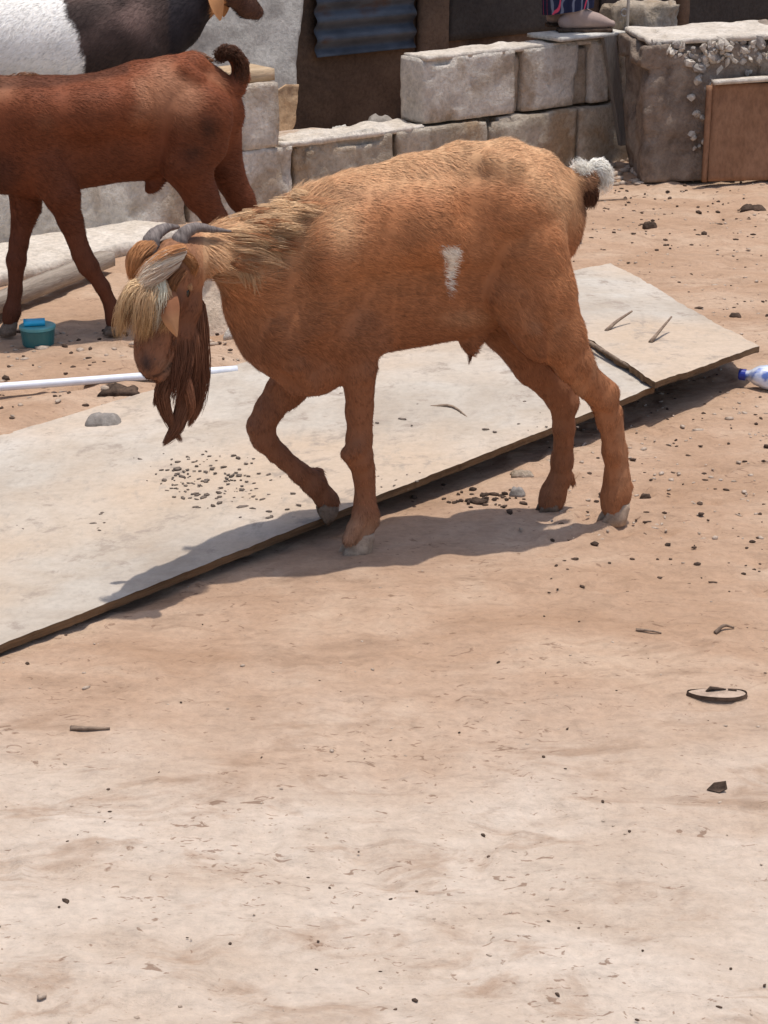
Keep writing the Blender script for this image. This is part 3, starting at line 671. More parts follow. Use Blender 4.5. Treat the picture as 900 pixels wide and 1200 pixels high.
# head
HT = -.12
tr([(232, 300, HT+.03, 26), (203, 312, HT, 29), (193, 345, HT-.01, 26), (185, 385, HT-.02, 20), (179, 405, HT-.025, 19), (177, 420, HT-.03, 15.5), (176, 430, HT-.03, 11.5)], 1.0, .02)
tr([(217, 318, HT+.01, 23), (217, 358, HT, 18), (212, 392, HT-.005, 16), (198, 424, HT-.012, 12), (188, 434, HT-.02, 9)], 1.05, .015)
tr([(212, 334, HT-.028, 6), (222, 333, HT-.024, 5)], 1, .008)
tr([(172, 420, HT-.032, 9), (178, 436, HT-.034, 8)], 1, .008); tr([(200, 352, HT-.04, 14)], 1, .015); tr([(194, 436, HT-.02, 10), (186, 441, HT-.03, 7)], 1, .006)
pts, q = S.mesh(); nr_ = vnormals(pts, q)
_px, _py = proj(GF.world(pts)); _leg = sstep(420, 470, _py)
pts = pts+nr_*((.0022*fbm(pts, 16, 3, 71)*(1-.6*_leg)+.0006*fbm(pts*np.array([1.6, 1, .55]), 45, 3, 72)+.0022*_leg*fbm(pts*np.array([2.2, 2.2, .5]), 38, 2, 73))*(_px > 240))[:, None]
nr_ = vnormals(pts, q)
def col_main(p):
    w_ = GF.world(p); px, py = proj(w_); near = p[:, 1] < .0
    c = np.tile(RUST, (len(p), 1)); nz = fbm(p, 14, 3, 2); n2 = fbm(p*np.array([1, 1, 2.2]), 40, 2, 12)
    c = c*(1+.09*nz[:, None]+.06*n2[:, None])
    st = fbm(p*np.array([.6, 1, 1.5])+.02*fbm(p, 20, 2, 6)[:, None], 30, 3, 33); c = c*(1+.10*sstep(.1, .9, st)-.10*sstep(.0, -.8, st))[:, None]
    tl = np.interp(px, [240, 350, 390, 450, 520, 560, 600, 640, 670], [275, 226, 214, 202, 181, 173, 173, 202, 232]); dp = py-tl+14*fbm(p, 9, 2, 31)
    c = blend(c, PALE*.95, .55*sstep(62, 8, dp)); c = blend(c, np.array([.275, .104, .045]), .6*sstep(95, 185, dp)*(px < 640))  # paler back, darker belly: coat tone plus top-to-bottom shading painted in
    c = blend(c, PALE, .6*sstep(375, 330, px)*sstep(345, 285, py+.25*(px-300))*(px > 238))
    c = blend(c, PALE*1.05, .7*np.exp(-((px-393)**2/700+(py-262)**2/900)))  # shoulder highlight painted into the coat as a pale patch
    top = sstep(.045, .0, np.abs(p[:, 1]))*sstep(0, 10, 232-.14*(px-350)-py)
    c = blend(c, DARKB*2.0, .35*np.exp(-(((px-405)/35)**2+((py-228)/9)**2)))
    c = blend(c, PALE*1.0, .5*top)  # pale topline: lighter back hair with overhead light painted in
    c = blend(c, np.array([.235, .100, .052]), .75*sstep(350, 430, py-.0*px)*(1-.5*sstep(590, 620, px)*(p[:, 1] < 0)))  # legs slightly darker by nature, with shade painted in as well
    c = blend(c, PALE*.9, .45*sstep(.03, .0, p[:, 2]-(.62+.12*(p[:, 0]+.2)))*0)
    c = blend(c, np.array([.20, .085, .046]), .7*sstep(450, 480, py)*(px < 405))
    c = blend(c, np.array([.40, .20, .105]), .6*sstep(.1, .6, fbm(p*np.array([1.5, 1.5, .5]), 16, 2, 91))*sstep(590, 620, px)*(p[:, 1] < 0)*sstep(330, 400, py))
    c = blend(c, np.array([.40, .25, .16]), .5*sstep(595, 615, py)*(p[:, 1] < 0))
    c = blend(c, np.array([.50, .33, .20]), .35*np.exp(-((px-545)**2/900+(py-372)**2/120)))
    # hip and tail streaks
    c = blend(c, DARKB, .75*sstep(672, 684, px)*(py < 250))
    # white mark on the flank
    if True:
        u = px-(527+(py-300)*(-.03)); wdt = np.interp(py, [286, 291, 300, 308, 322, 327, 330, 350], [6, 11, 10, 6.5, 5.5, 3, 4, 1.5]); wdt = wdt+2*fbm(p, 60, 2, 5)
        mk = sstep(1.2, -1.2, np.abs(u+np.where(py < 305, (305-py)*.1, 0))-wdt)*sstep(286, 289, py)*sstep(352, 330, py)*near
        c = blend(c, WHITE, mk*.9)
    # head
    hd = sstep(250, 224, px)*sstep(452, 446, py)
    c = blend(c, np.array([.24, .105, .058]), hd*.8)
    c = blend(c, np.array([.165, .068, .037]), hd*sstep(196, 212, px)*sstep(335, 345, py)*.8)
    c = blend(c, np.array([.26, .16, .11]), hd*np.exp(-((px-196)**2+(py-428)**2)/120)*.7)
    c = blend(c, np.array([.045, .032, .03]), hd*np.exp(-(((px-172-.15*(py-426))/9)**2+((py-425)/12)**2))*.92*(p[:, 1] < -.10))
    c = blend(c, np.array([.10, .045, .028]), hd*np.exp(-((px-(178+.25*(py-380)))/9)**2)*sstep(412, 385, py)*.5)
    c = blend(c, np.array([.022, .014, .012]), (hd > .3)*np.exp(-((py-(441-.028*(px-178)**2*(px > 178)))/1.6)**2)*sstep(172, 176, px)*sstep(208, 202, px)*.9)
    return np.clip(c, .01, .9)
goat = thing('goat', 'rust coloured bearded goat with horns and white flank mark, one foreleg lifted', 'goat', tuple(GF.O), GA)
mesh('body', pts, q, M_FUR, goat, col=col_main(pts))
def flow_main(p):
    w_ = GF.world(p); px, py = proj(w_)
    d = np.tile(np.array([.9, 0, -.42]), (len(p), 1))
    leg = sstep(390, 450, py)[:, None]; d = d*(1-leg)+np.array([.1, 0, -1.])*leg
    hd = ((px < 238))[:, None]; d = np.where(hd, np.array([-.25, -.2, -1.]), d)
    a = 1.1*fbm(p, 6, 2, 44); ca, sa = np.cos(a*.5), np.sin(a*.5)
    return np.stack([d[:, 0]*ca-d[:, 2]*sa, d[:, 1]+.15*np.sin(a*3), d[:, 0]*sa+d[:, 2]*ca], 1)
def len_main(p):
    w_ = GF.world(p); px, py = proj(w_)
    L = np.full(len(p), .0165); L = np.where(py > 430, .010, L)
    L = L+.022*sstep(400, 330, px)*sstep(360, 300, py)*(px > 240)
    L = np.where((px < 240), .010, L); return L
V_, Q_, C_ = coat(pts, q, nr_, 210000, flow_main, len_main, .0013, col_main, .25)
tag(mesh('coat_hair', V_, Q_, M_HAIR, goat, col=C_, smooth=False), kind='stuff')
# mane and withers: long pale swept hair
P_ = []
for i in range(420):
    x = rng.uniform(236, 352); yy = 258-.42*(x-262)+rng.uniform(0, 62)*(1 if x < 340 else .5); l = rng.uniform(16, 44); t0 = -.055-.001*(yy-230) if yy > 255-.42*(x-262)+18 else rng.uniform(-.04, .03)
    c1 = PALE*rng.uniform(.75, 1.25) if rng.random() < .75 else RUST
    t0 = -rng.uniform(.04, .085) if yy > 272-.42*(x-262) else t0
    P_.append(lock(GF, [(x, yy, t0+.004), (x+l*.5, yy-1+rng.uniform(-1, 3), t0-.006), (x+l*1.15, yy+rng.uniform(2, 12), t0-.003+rng.uniform(-.003, .003))], .006, .0045, 15, .0010, c1*.8, np.clip(c1*1.2, 0, .9), .0008))
for i in range(130):      # ruff on the side of the neck, hanging
    x = rng.uniform(268, 318); yy = rng.uniform(275, 312); c1 = PALE*rng.uniform(.7, 1.1)
    P_.append(lock(GF, [(x, yy, -.068), (x+10, yy+14, -.078), (x+rng.uniform(12, 22), yy+rng.uniform(22, 40), -.076)], .004, .001, 12, .0011, c1*.7, c1, .001))
for i in range(110):      # dorsal line, short
    x = rng.uniform(350, 625); yy = np.interp(x, [350, 390, 450, 520, 560, 600, 625], [224, 214, 201, 180, 173, 172, 186])+3
    c1 = (PALE if rng.random() < .7 else RUST)*rng.uniform(.8, 1.1)
    P_.append(lock(GF, [(x, yy, rng.uniform(-.02, .02)), (x+12, yy-4, rng.uniform(-.02, .02)), (x+26, yy+1-.0*x, rng.uniform(-.02, .02))], .005, .001, 12, .0014, c1*.8, c1, .001))
V_, Q_, C_ = join(P_); tag(mesh('mane', V_, Q_, M_HAIR, goat, col=C_, smooth=False), kind='stuff')
# beard
BD = np.array([.12, .046, .025]); BR = np.array([.19, .082, .045]); P_ = []
for g_ in ([(222, 385, HT-.005), (225, 410, HT-.01), (222, 440, HT-.01), (216, 470, HT-.01)], [(212, 395, HT-.015), (212, 420, HT-.02), (208, 445, HT-.03), (205, 470, HT-.03)],
           [(229, 360, HT+.01), (230, 400, HT), (232, 450, HT), (228, 480, HT)]):
    P_.append(lock(GF, g_,   .019, .012, 620, .0014, BR, BD, .004, .9))
for g_, r_, c_ in (([(200, 438, HT-.02), (190, 458, HT-.025), (193, 480, HT-.02), (204, 503, HT-.02), (212, 517, HT-.02)], .014, BR), ([(222, 450, HT-.01), (216, 475, HT-.015), (208, 500, HT-.02), (198, 514, HT-.02), (192, 521, HT-.02)], .015, BR),
                   ([(228, 430, HT), (233, 462, HT), (228, 485, HT), (221, 499, HT)], .011, BR*1.3), ([(212, 430, HT-.02), (220, 455, HT-.03), (224, 480, HT-.03), (213, 498, HT-.02)], .010, BR*1.5), ([(196, 440, HT-.02), (186, 455, HT-.02), (181, 475, HT-.02)], .003, BR)):
    P_.append(lock(GF, g_, r_, .0022, 520, .0013, c_, c_*.85, .002))
V_, Q_, C_ = join(P_); tag(mesh('beard', V_, Q_, M_HAIR, goat, col=C_, smooth=False), kind='stuff')
# forelock
OR = np.array([.52, .24, .10]); WH = np.array([.93, .80, .62]); BL = np.array([.86, .51, .23]); P_ = []
def lk(pts_, r0, n_, c0, c1, r1=.003, wob=.003): P_.append(lock(GF, [(a, b_, HT+c) for a, b_, c in pts_], r0, r1, int(n_*2.2), .0010, c0, c1, wob*1.2))
for k in range(9):
    o_ = k*4.2
    lk([(214-o_*.3, 292+o_*.55, -.052), (196-o_*.3, 297+o_*.8, -.078), (176-o_*.2, 308+o_*.75, -.082), (160, 325+o_*.4, -.058)], .010, 85, OR*.9 if k in (0, 5, 8) else WH, WH if k % 3 else OR)
for k in range(5): lk([(178-k*3, 288, -.03), (166-k*2, 298, -.045), (158-k, 312+k, -.045), (156-k, 328, -.03)], .010, 70, OR*.8, OR*1.1)
for k in range(8): lk([(208+k*2.5, 292+k*3, -.04), (222+k*.8, 304+k, -.045), (225, 314+k, -.035), (222, 326, -.03)], .008, 60, OR*.75, OR*.9)
for k in range(7): lk([(214-k*2, 318+k*3, -.055), (204-k*2, 330+k*2, -.065), (200-k*2, 345, -.06), (204, 358, -.05)], .008, 60, RUST*.6, OR*.6)
for k, (g_, cc) in enumerate((([(178, 334, -.06), (158, 338, -.07), (148, 362, -.065), (142, 392, -.05)], BL), ([(180, 334, -.06), (168, 340, -.078), (163, 368, -.075), (160, 398, -.06)], BL*.9), ([(186, 330, -.065), (186, 345, -.078), (184, 362, -.075), (176, 384, -.065)], WH),
                              ([(172, 332, -.06), (153, 345, -.06), (142, 372, -.05), (140, 396, -.04)], BL*.8), ([(190, 334, -.062), (193, 350, -.07), (196, 368, -.068), (190, 388, -.06)], BL*.8), ([(184, 332, -.06), (176, 345, -.08), (174, 368, -.078), (170, 396, -.06)], BL*.95))):
    lk(g_, .012, 130, np.clip(WH*.38+cc*.7, 0, .9), cc*.55, .008, .005)
for k in range(14):   # loose strands over the bridge of the nose and brow
    x = rng.uniform(152, 192); y = rng.uniform(340, 362); cc = (BL if rng.random() < .45 else OR)*rng.uniform(.35, .9)
    lk([(x, y, -.062), (x-3+rng.uniform(-4, 4), y+14, -.074), (x-5+rng.uniform(-6, 6), y+rng.uniform(22, 36), -.062)], .008, 22, cc, cc*.6, .002, .004)
for k in range(16):   # lit brow over the eye, its sunlight put into pale lock colours
    x = rng.uniform(209, 220); lk([(x, 331, -.036), (x+3, 335, -.040), (x+5, 340, -.036)], .004, 12, OR, PALE*.9, .002, .001)
for k in range(60):    # cheek and nose bridge coat
    x = rng.uniform(162, 205); y = rng.uniform(372, 412); w_ = np.array([.24, .105, .058])*rng.uniform(.75, 1.25)
    lk([(x, y, -.046), (x-1, y+7, -.050), (x-2, y+14, -.046)], .004, 7, w_, w_*.9, .002, .001)
V_, Q_, C_ = join(P_); tag(mesh('forelock', V_, Q_, M_HAIR, goat, col=C_, smooth=False), kind='stuff')
# tail tuft
P_ = []
for k in range(14):
    a = rng.uniform(-6, 8); P_.append(lock(GF, [(680+a*.4, 214+a, 0), (688+a*.8, 226, -.01), (686+a*1.3, 243, -.01)], .014, .005, 90, .002, DARKB*.7, DARKB*.8, .003))
for k in range(12):
    a = rng.uniform(-4, 4); P_.append(lock(GF, [(688+a, 212, 0), (682+a*2, 200+a, -.005), (680+a, 196+a, 0)], .008, .012, 110, .0012, WHITE*1.1, WHITE*1.15, .007))
    P_.append(lock(GF, [(688+a, 206, 0), (700, 196+a, 0), (708, 206+a, 0), (703, 219+a, 0)], .009, .014, 130, .0012, WHITE*1.1, WHITE*1.15, .007))
V_, Q_, C_ = join(P_); tag(mesh('tail_tuft', V_, Q_, M_HAIR, goat, col=C_, smooth=False), kind='stuff')
P_ = [lock(GF, [(551, 405, -.006), (551, 416, -.006), (550, 427, -.006)], .007, .001, 60, .0015, DARKB, DARKB*1.3, .002)]
V_, Q_, C_ = join(P_); tag(mesh('belly_tuft', V_, Q_, M_HAIR, goat, col=C_, smooth=False), kind='stuff')
def horn(fr, pts_, rads, parent):
    G = spline([fr.P(*p_) for p_ in pts_], 8); R = np.interp(np.linspace(0, 1, len(G)), np.linspace(0, 1, len(rads)), rads)
    R = R*(1+.05*np.sin(np.arange(len(G))*1.9)); mb = MB(); mb.add(*tube(G, R, 12, .8)); return mb.obj('horn', M_HORN, parent)
horn(GF, [(206, 302, HT-.005), (212, 279, HT), (228, 267, HT+.005), (250, 269, HT+.01), (271, 271, HT+.015)], [.019, .017, .0125, .0075, .002], goat)
horn(GF, [(178, 302, HT-.005), (178, 280, HT), (192, 268, HT+.03), (208, 266, HT+.07)], [.019, .016, .012, .005], goat)
horn(GF, [(168, 296, HT+.01), (164, 281, HT+.02), (153, 273, HT+.03), (137, 276, HT+.04)], [.014, .013, .008, .002], goat) if False else None
leaf(GF, [(197, 338, HT-.062), (198, 354, HT-.082), (200, 374, HT-.094), (207, 394, HT-.092)], .036, np.array([.25, .105, .052]), goat, nrm=(-.3, -1, .25), curl=-.3, thick=.006, tip=(.46, .24, .12))  # sunlit ear tip painted as a paler end colour
leaf(GF, [(178, 296, HT), (165, 300, HT+.02), (158, 314, HT+.02), (154, 330, HT+.01)], .045, np.array([.46, .22, .11]), goat, nrm=(-.2, -1, .3))
mb = MB()
for c_, r_ in (((216, 343, HT-.0365), .0105),):
    c = GF.P(*c_); mb.add(*tube([c+[0, -.008, 0], c+[0, -.004, 0], c+[0, .004, 0]], [.004, .010, .011], 12))
mb.obj('eye', M_EYE, goat)
mb = MB(); c = GF.P(181, 420, HT-.056); mb.add(*tube([c+[-.005, 0, -.010], c+[0, -.001, 0], c+[.003, 0, .009]], [.001, .004, .0012], 8));  mb.obj('nostril', M_NOSE, goat)
hoof(GF, 421, 648, -.022, goat, size=1.42, z=0.0, mt=M_HOOF2); hoof(GF, 721, 610, -.020, goat, size=1.3, z=0.0, mt=M_HOOF2); hoof(GF, 645, 603, .094, goat, size=1.05, z=0.0)
hoof(GF, 391, 600, .07, goat, size=1.05, tilt=1.05)
for a_ in (goat,): pass

# ---- reddish brown goat behind, its head beyond the left edge
K0 = gp(70, 392); KA = math.radians(22); KF = Frame(K0, KA)
S = SDF((-.75, -.24, -.02), (.80, .24, .95), .0065)
tr = lambda pts_, k, sm=.03: chain(S, KF, pts_, k, sm)
tr([(22, 158, 0, 60), (60, 160, 0, 66), (110, 154, 0, 61), (160, 145, 0, 64), (205, 135, 0, 64), (240, 130, 0, 44), (255, 135, 0, 30)], 1.9)
for t_ in (-1, 1): tr([(40, 135, t_*.05, 26), (100, 132, t_*.06, 26), (160, 122, t_*.06, 26), (200, 112, t_*.05, 24)], 1, .06); tr([(215, 82, t_*.06, 9), (228, 92, t_*.07, 10)], 1, .03); S.cone(KF.P(192, 95, t_*.125), KF.P(200, 150, t_*.14), .03, .035, 1, .05, sub=True)
tr([(25, 108, 0, 16), (100, 108, 0, 14), (160, 90, 0, 14), (225, 76, 0, 13), (262, 100, 0, 12)], 1.0)
tr([(22, 150, 0, 58), (-20, 130, 0, 44), (-60, 90, 0, 26), (-75, 60, 0, 22)], 1.4); tr([(-75, 60, 0, 22), (-105, 85, 0, 17), (-125, 100, 0, 12)], 1.0)
tr([(15, 195, 0, 36), (40, 208, 0, 24)], 1.1)
for t_ in (-.06, .06): tr([(35, 135, t_, 32), (40, 180, t_*.6, 28)], 1.3, .04); tr([(235, 130, t_, 36), (232, 165, t_, 36)], 1.2)
tr([(50, 188, -.040, 29), (72, 228, -.06, 21), (82, 258, -.058, 14), (96, 298, -.056, 11), (103, 311, -.055, 11.5), (120, 336, -.054, 8), (132, 362, -.053, 8.5), (134, 372, -.053, 9.5), (134, 378, -.053, 9)], 1.05, .014)
tr([(30, 190, .06, 30), (30, 240, .06, 17), (22, 285, .058, 10.5), (19, 305, .057, 11), (18, 340, .056, 7.5), (14, 365, .055, 9.5), (12, 374, .055, 9.5)], 1.05, .014)
tr([(230, 140, -.06, 42), (218, 190, -.066, 30), (235, 228, -.062, 20), (252, 256, -.06, 14), (262, 274, -.06, 11), (268, 300, -.058, 9.5), (272, 325, -.057, 10), (272, 336, -.057, 9.5)], 1.15, .016)
tr([(252, 150, .05, 32), (262, 195, .055, 22), (282, 232, .056, 15), (294, 252, .056, 11), (298, 280, .056, 9), (300, 312, .056, 9), (298, 322, .056, 9.5)], 1.1, .016)
tr([(262, 112, 0, 13), (275, 102, 0, 12), (282, 88, 0, 10), (279, 72, 0, 9), (270, 62, 0, 8), (261, 63, 0, 6), (256, 69, 0, 3)], 1.0, .006)
tr([(185, 208, 0, 10), (178, 218, 0, 7), (174, 223, 0, 4)], 1, .015)
p2, q2 = S.mesh(); n2_ = vnormals(p2, q2)
def col2(p):
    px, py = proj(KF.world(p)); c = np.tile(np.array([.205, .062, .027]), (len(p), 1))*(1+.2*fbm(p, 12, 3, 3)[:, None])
    c = blend(c, np.array([.42, .20, .11]), .75*sstep(-.15, .6, fbm(p, 7, 2, 8))*sstep(165, 110, py))  # highlight on the top half painted into the coat
    c = blend(c, np.array([.10, .032, .016]), .6*sstep(140, 200, py))  # shading of the lower body painted as darker coat
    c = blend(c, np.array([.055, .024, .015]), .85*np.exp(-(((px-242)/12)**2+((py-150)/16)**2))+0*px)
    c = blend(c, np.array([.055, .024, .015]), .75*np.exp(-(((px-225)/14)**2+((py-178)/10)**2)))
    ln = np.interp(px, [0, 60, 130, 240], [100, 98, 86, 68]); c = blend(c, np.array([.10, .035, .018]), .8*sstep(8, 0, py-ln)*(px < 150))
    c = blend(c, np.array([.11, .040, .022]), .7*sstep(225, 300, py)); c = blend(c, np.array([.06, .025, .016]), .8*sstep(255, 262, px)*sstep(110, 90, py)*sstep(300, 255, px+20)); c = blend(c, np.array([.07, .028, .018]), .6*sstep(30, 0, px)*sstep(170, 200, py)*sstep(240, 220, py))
    return np.clip(c, .008, .9)
g2 = thing('goat', 'reddish brown goat with curled tail standing side on, head cut off by the left edge', 'goat', tuple(KF.O), KA)
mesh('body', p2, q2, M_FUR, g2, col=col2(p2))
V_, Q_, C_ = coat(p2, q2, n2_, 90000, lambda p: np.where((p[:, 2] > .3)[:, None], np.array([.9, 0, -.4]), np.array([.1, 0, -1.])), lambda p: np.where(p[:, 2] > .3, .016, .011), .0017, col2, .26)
tag(mesh('coat_hair', V_, Q_, M_HAIR, g2, col=C_, smooth=False), kind='stuff')
P_ = []
for i in range(40):
    k = i/39; G_ = np.array([(280, 96), (284, 82), (278, 67), (267, 59), (257, 66)]); x = np.interp(k*4, range(5), G_[:, 0]); y = np.interp(k*4, range(5), G_[:, 1]); x2 = np.interp(min(4, k*4+.9), range(5), G_[:, 0]); y2 = np.interp(min(4, k*4+.9), range(5), G_[:, 1])
    P_.append(lock(KF, [(x, y, -.01), ((x+x2)/2+1, (y+y2)/2-1, -.012), (x2-1, y2+(4 if k > .7 else 0), -.01)], .020, .008, 60, .0018, DARKB*(.9-.4*k), DARKB*.6, .003))
for i in range(40):
    x = rng.uniform(0, 240); yy = np.interp(x, [0, 20, 60, 100, 130, 170, 225, 245], [92, 88, 92, 96, 88, 76, 65, 76]); P_.append(lock(KF, [(x, yy+4, 0), (x+9, yy-1, 0), (x+20, yy+2, 0)], .008, .002, 16, .002, DARKB, RUST*.6, .002))
V_, Q_, C_ = join(P_); tag(mesh('tail_and_back_hair', V_, Q_, M_HAIR, g2, col=C_, smooth=False), kind='stuff')
for (x, y, t_) in ((134, 386, -.053), (11, 384, .055), (273, 345, -.057), (297, 332, .056)): hoof(KF, x, y, t_, g2, size=1.1, z=0.0)
leaf(KF, [(-72, 52, -.05), (-66, 70, -.08), (-62, 88, -.085)], .045, np.array([.18, .06, .03]), g2); leaf(KF, [(-72, 52, .05), (-66, 70, .08), (-62, 88, .085)], .045, np.array([.18, .06, .03]), g2)
for sd_ in (-1, 1): horn(KF, [(-72, 48, sd_*.02), (-60, 30, sd_*.03), (-42, 26, sd_*.04)], [.014, .010, .002], g2)

# ---- black and white goat behind the wall, facing right
LF = Frame(WF.world(np.array([0, .52, 0])), WANG); LF = Frame(WF.world(np.array([s_at(110, 200), .34, 0])), WANG*.75)
S = SDF((-.75, -.25, -.02), (1.0, .25, 1.1), .0085)
tr = lambda pts_, k, sm=.03: chain(S, LF, pts_, k, sm)
tr([(-40, 42, 0, 50), (20, 48, 0, 54), (80, 50, 0, 56), (130, 44, 0, 56), (170, 40, 0, 50)], 1.25)
tr([(170, 35, 0, 46), (205, 22, 0, 34), (232, -2, 0, 24), (250, -22, 0, 20)], 1.35); tr([(250, -24, 0, 19), (272, -10, 0, 15), (290, 8, 0, 12), (300, 14, 0, 9)], 1.0, .02)
for t_ in (-.06, .06):
    for x_, ds in ((168, .0), (-28, -.05)):
        a_ = LF.P(x_, 60, t_); kn = np.array([a_[0]+ds*.3, t_, .24]); hk = np.array([a_[0]+ds, t_, .22]); ft = np.array([a_[0]+ds*.6, t_, .035])
        S.cone(a_, kn, .08, .028, 1.2, .02); S.cone(kn, hk, .028, .024, 1, .02); S.cone(hk, ft, .021, .02, 1, .02)
p3, q3 = S.mesh(); n3_ = vnormals(p3, q3)
def col3(p):
    px, py = proj(LF.world(p)); c = np.tile(np.array([.045, .030, .026]), (len(p), 1))
    c = blend(c, np.array([.20, .13, .11]), sstep(-.5, .5, fbm(p, 6, 3, 3))*sstep(75, 30, py)*sstep(200, 150, px))
    e = 76+.30*py+6*fbm(p, 12, 2, 9); c = blend(c, np.array([.88, .84, .78])*1.0, sstep(e+1.5, e-1.5, px))
    c = blend(c, np.array([.42, .38, .33]), .5*sstep(.2, .9, fbm(p, 5, 2, 19))*sstep(e, e-4, px))
    c = blend(c, np.array([.018, .016, .02]), sstep(195, 202, px)*.8)
    c = blend(c, np.array([.55, .28, .12]), sstep(246, 250, px)*sstep(266, 262, px-.35*py)); c = blend(c, np.array([.10, .05, .035]), sstep(266, 270, px-.35*py))
    return np.clip(c, .008, .9)
g3 = thing('goat', 'black and white goat behind the wall at the top left corner', 'goat', tuple(LF.O), LF.ang)
mesh('body', p3, q3, M_FUR, g3, col=col3(p3))
V_, Q_, C_ = coat(p3, q3, n3_, 60000, lambda p: np.tile(np.array([-.9, 0, -.5]), (len(p), 1)), lambda p: np.full(len(p), .020), .002, col3, .26)
tag(mesh('coat_hair', V_, Q_, M_HAIR, g3, col=C_, smooth=False), kind='stuff')
leaf(LF, [(248, -20, -.06), (252, 0, -.085), (258, 24, -.085)], .06, np.array([.50, .25, .11]), g3, nrm=(0, -1, .2))
leaf(LF, [(256, -20, .06), (262, 0, .08), (262, 20, .08)], .05, np.array([.50, .25, .11]), g3)
for sd_ in (-1, 1): horn(LF, [(250, -38, sd_*.025), (238, -58, sd_*.035), (218, -64, sd_*.04)], [.014, .010, .002], g3)
for (x, t_) in ((170, -.06), (170, .06), (-34, -.06), (-34, .06)): hoof(LF, x, 60, t_, g3, size=1.2, z=0.0, ang=math.pi)

# =================================================================== PERSON standing behind the wall, foot on the slab
pz = 2*BH+.060
PF = Frame(WF.world(np.array([s_at(690, 45), .06, 0])), math.radians(4))
M_SKIN = plain('dark_skin', (.14, .075, .05), .5); M_SANDAL = plain('pinkish_canvas_shoe', (.36, .26, .22), .7)
m, n, b = mat('navy_patterned_cloth', .85, .2); v = coords(n)
wv = N(n, 'ShaderNodeTexWave', Scale=9.0, Distortion=6.0, Detail=2.0); n.links.new(v, wv.inputs[0])
a = ramp(n, wv.outputs['Fac'], [(.0, (.018, .022, .055)), (.80, (.025, .03, .07)), (.90, (.18, .20, .27)), (1, (.18, .20, .27))]).outputs[0]
wv2 = N(n, 'ShaderNodeTexWave', Scale=5.0, Distortion=9.0, Detail=1.0, _bands_direction='Y'); n.links.new(v, wv2.inputs[0])
a = mixc(n, ramp(n, wv2.outputs['Fac'], [(.975, (0,)*3), (.99, (1,)*3)]).outputs[0], a, (.65, .07, .13)); n.links.new(a, b.inputs['Base Color']); M_CLOTH = m
FT = PF.P(672, 22, 0); fx = FT[0]
S = SDF((fx-.35, -.35, pz-.02), (fx+.40, .45, pz+1.75), .012)
for dy, dx in ((0, 0), (.18, -.02)):
    for a_, b_, ra, rb in (((0, dy, .05), (0, dy, .42), .033, .052), ((0, dy, .42), (.0, dy*.8+.02, .85), .058, .08)):
        S.cone((fx+dx+a_[0], a_[1], pz+a_[2]), (fx+dx+b_[0], b_[1], pz+b_[2]), ra, rb, 1, .02)
S.cone((fx, .09, pz+.88), (fx, .09, pz+1.05), .13, .12, .8, .05); S.cone((fx, .09, pz+1.05), (fx, .09, pz+1.38), .12, .13, .75, .05)
S.cone((fx, .09, pz+1.42), (fx+.01, .09, pz+1.5), .055, .055, 1, .03); S.cone((fx+.02, .09, pz+1.57), (fx+.02, .09, pz+1.63), .085, .09, 1.1, .02)
S.cone((fx+.10, .09, pz+1.58), (fx+.115, .09, pz+1.565), .012, .014, 1, .015)
for sd_ in (-1, 1):
    S.cone((fx, .09+sd_*.17, pz+1.38), (fx-.02, .09+sd_*.22, pz+1.08), .045, .036, 1, .03); S.cone((fx-.02, .09+sd_*.22, pz+1.08), (fx+.12, .09+sd_*.2, pz+.86), .035, .025, 1, .02)
    S.cone((fx+.12, .09+sd_*.2, pz+.86), (fx+.15, .09+sd_*.2, pz+.80), .026, .022, 1.6, .015)
    for k in range(4): S.cone((fx+.13+.008*k, .09+sd_*.2, pz+.80+.006*k), (fx+.17+.010*k, .09+sd_*.19, pz+.755+.012*k), .011, .008, 1, .006)
pp, qq = S.mesh()
person = thing('person', 'person in navy patterned cloth standing on the wall slab, shoe and hem visible', 'person', tuple(PF.world(np.array([fx, 0, pz]))), PF.ang)
off = np.array([fx, 0, pz]); mesh('body', pp-off, qq, M_SKIN, person)
# wrapper
V_ = []; ns, nzz = 40, 26
for j in range(nzz+1):
    z = .070+.9*j/nzz
    for i in range(ns):
        th = 2*math.pi*i/ns; r_ = (.115+.05*(j/nzz))*(1+.06*math.sin(th*7+j*.2)); V_.append((r_*.85*math.cos(th)-.005, .09+r_*1.25*math.sin(th), z+.02*math.cos(th+.6)*(1 if j == 0 else .3)))
ii = np.arange(len(V_)).reshape(nzz+1, ns); Q = np.stack([ii[:-1], np.roll(ii, -1, 1)[:-1], np.roll(ii, -1, 1)[1:], ii[1:]], -1).reshape(-1, 4)
mesh('wrapper', V_, Q, M_CLOTH, person)
for dy, dx in ((0, 0), (.18, -.02)):
    S = SDF((-.12, -.1, -.02), (.24, .1, .14), .005)
    S.cone((-.03, 0, .025), (.09, 0, .026), .030, .028, .85, .02); S.cone((0, 0, .06), (.12, 0, .022), .034, .018, .85, .02); S.cone((0, 0, .05), (0, 0, .09), .034, .032, 1, .01); S.cone((.12, 0, .02), (.15, -.01, .017), .020, .014, .8, .015)
    a_, b_ = S.mesh(); mesh('shoe', a_*np.array([1, 1, 1])+np.array([dx, dy, .012]), b_, M_SANDAL, person)
    mb = MB(); vv, ff = rough(.215, .075, .014, .015, .001, 4, .006); mesh('sole', vv+np.array([.045+dx, dy, 0]), ff, M_DUNG, person)
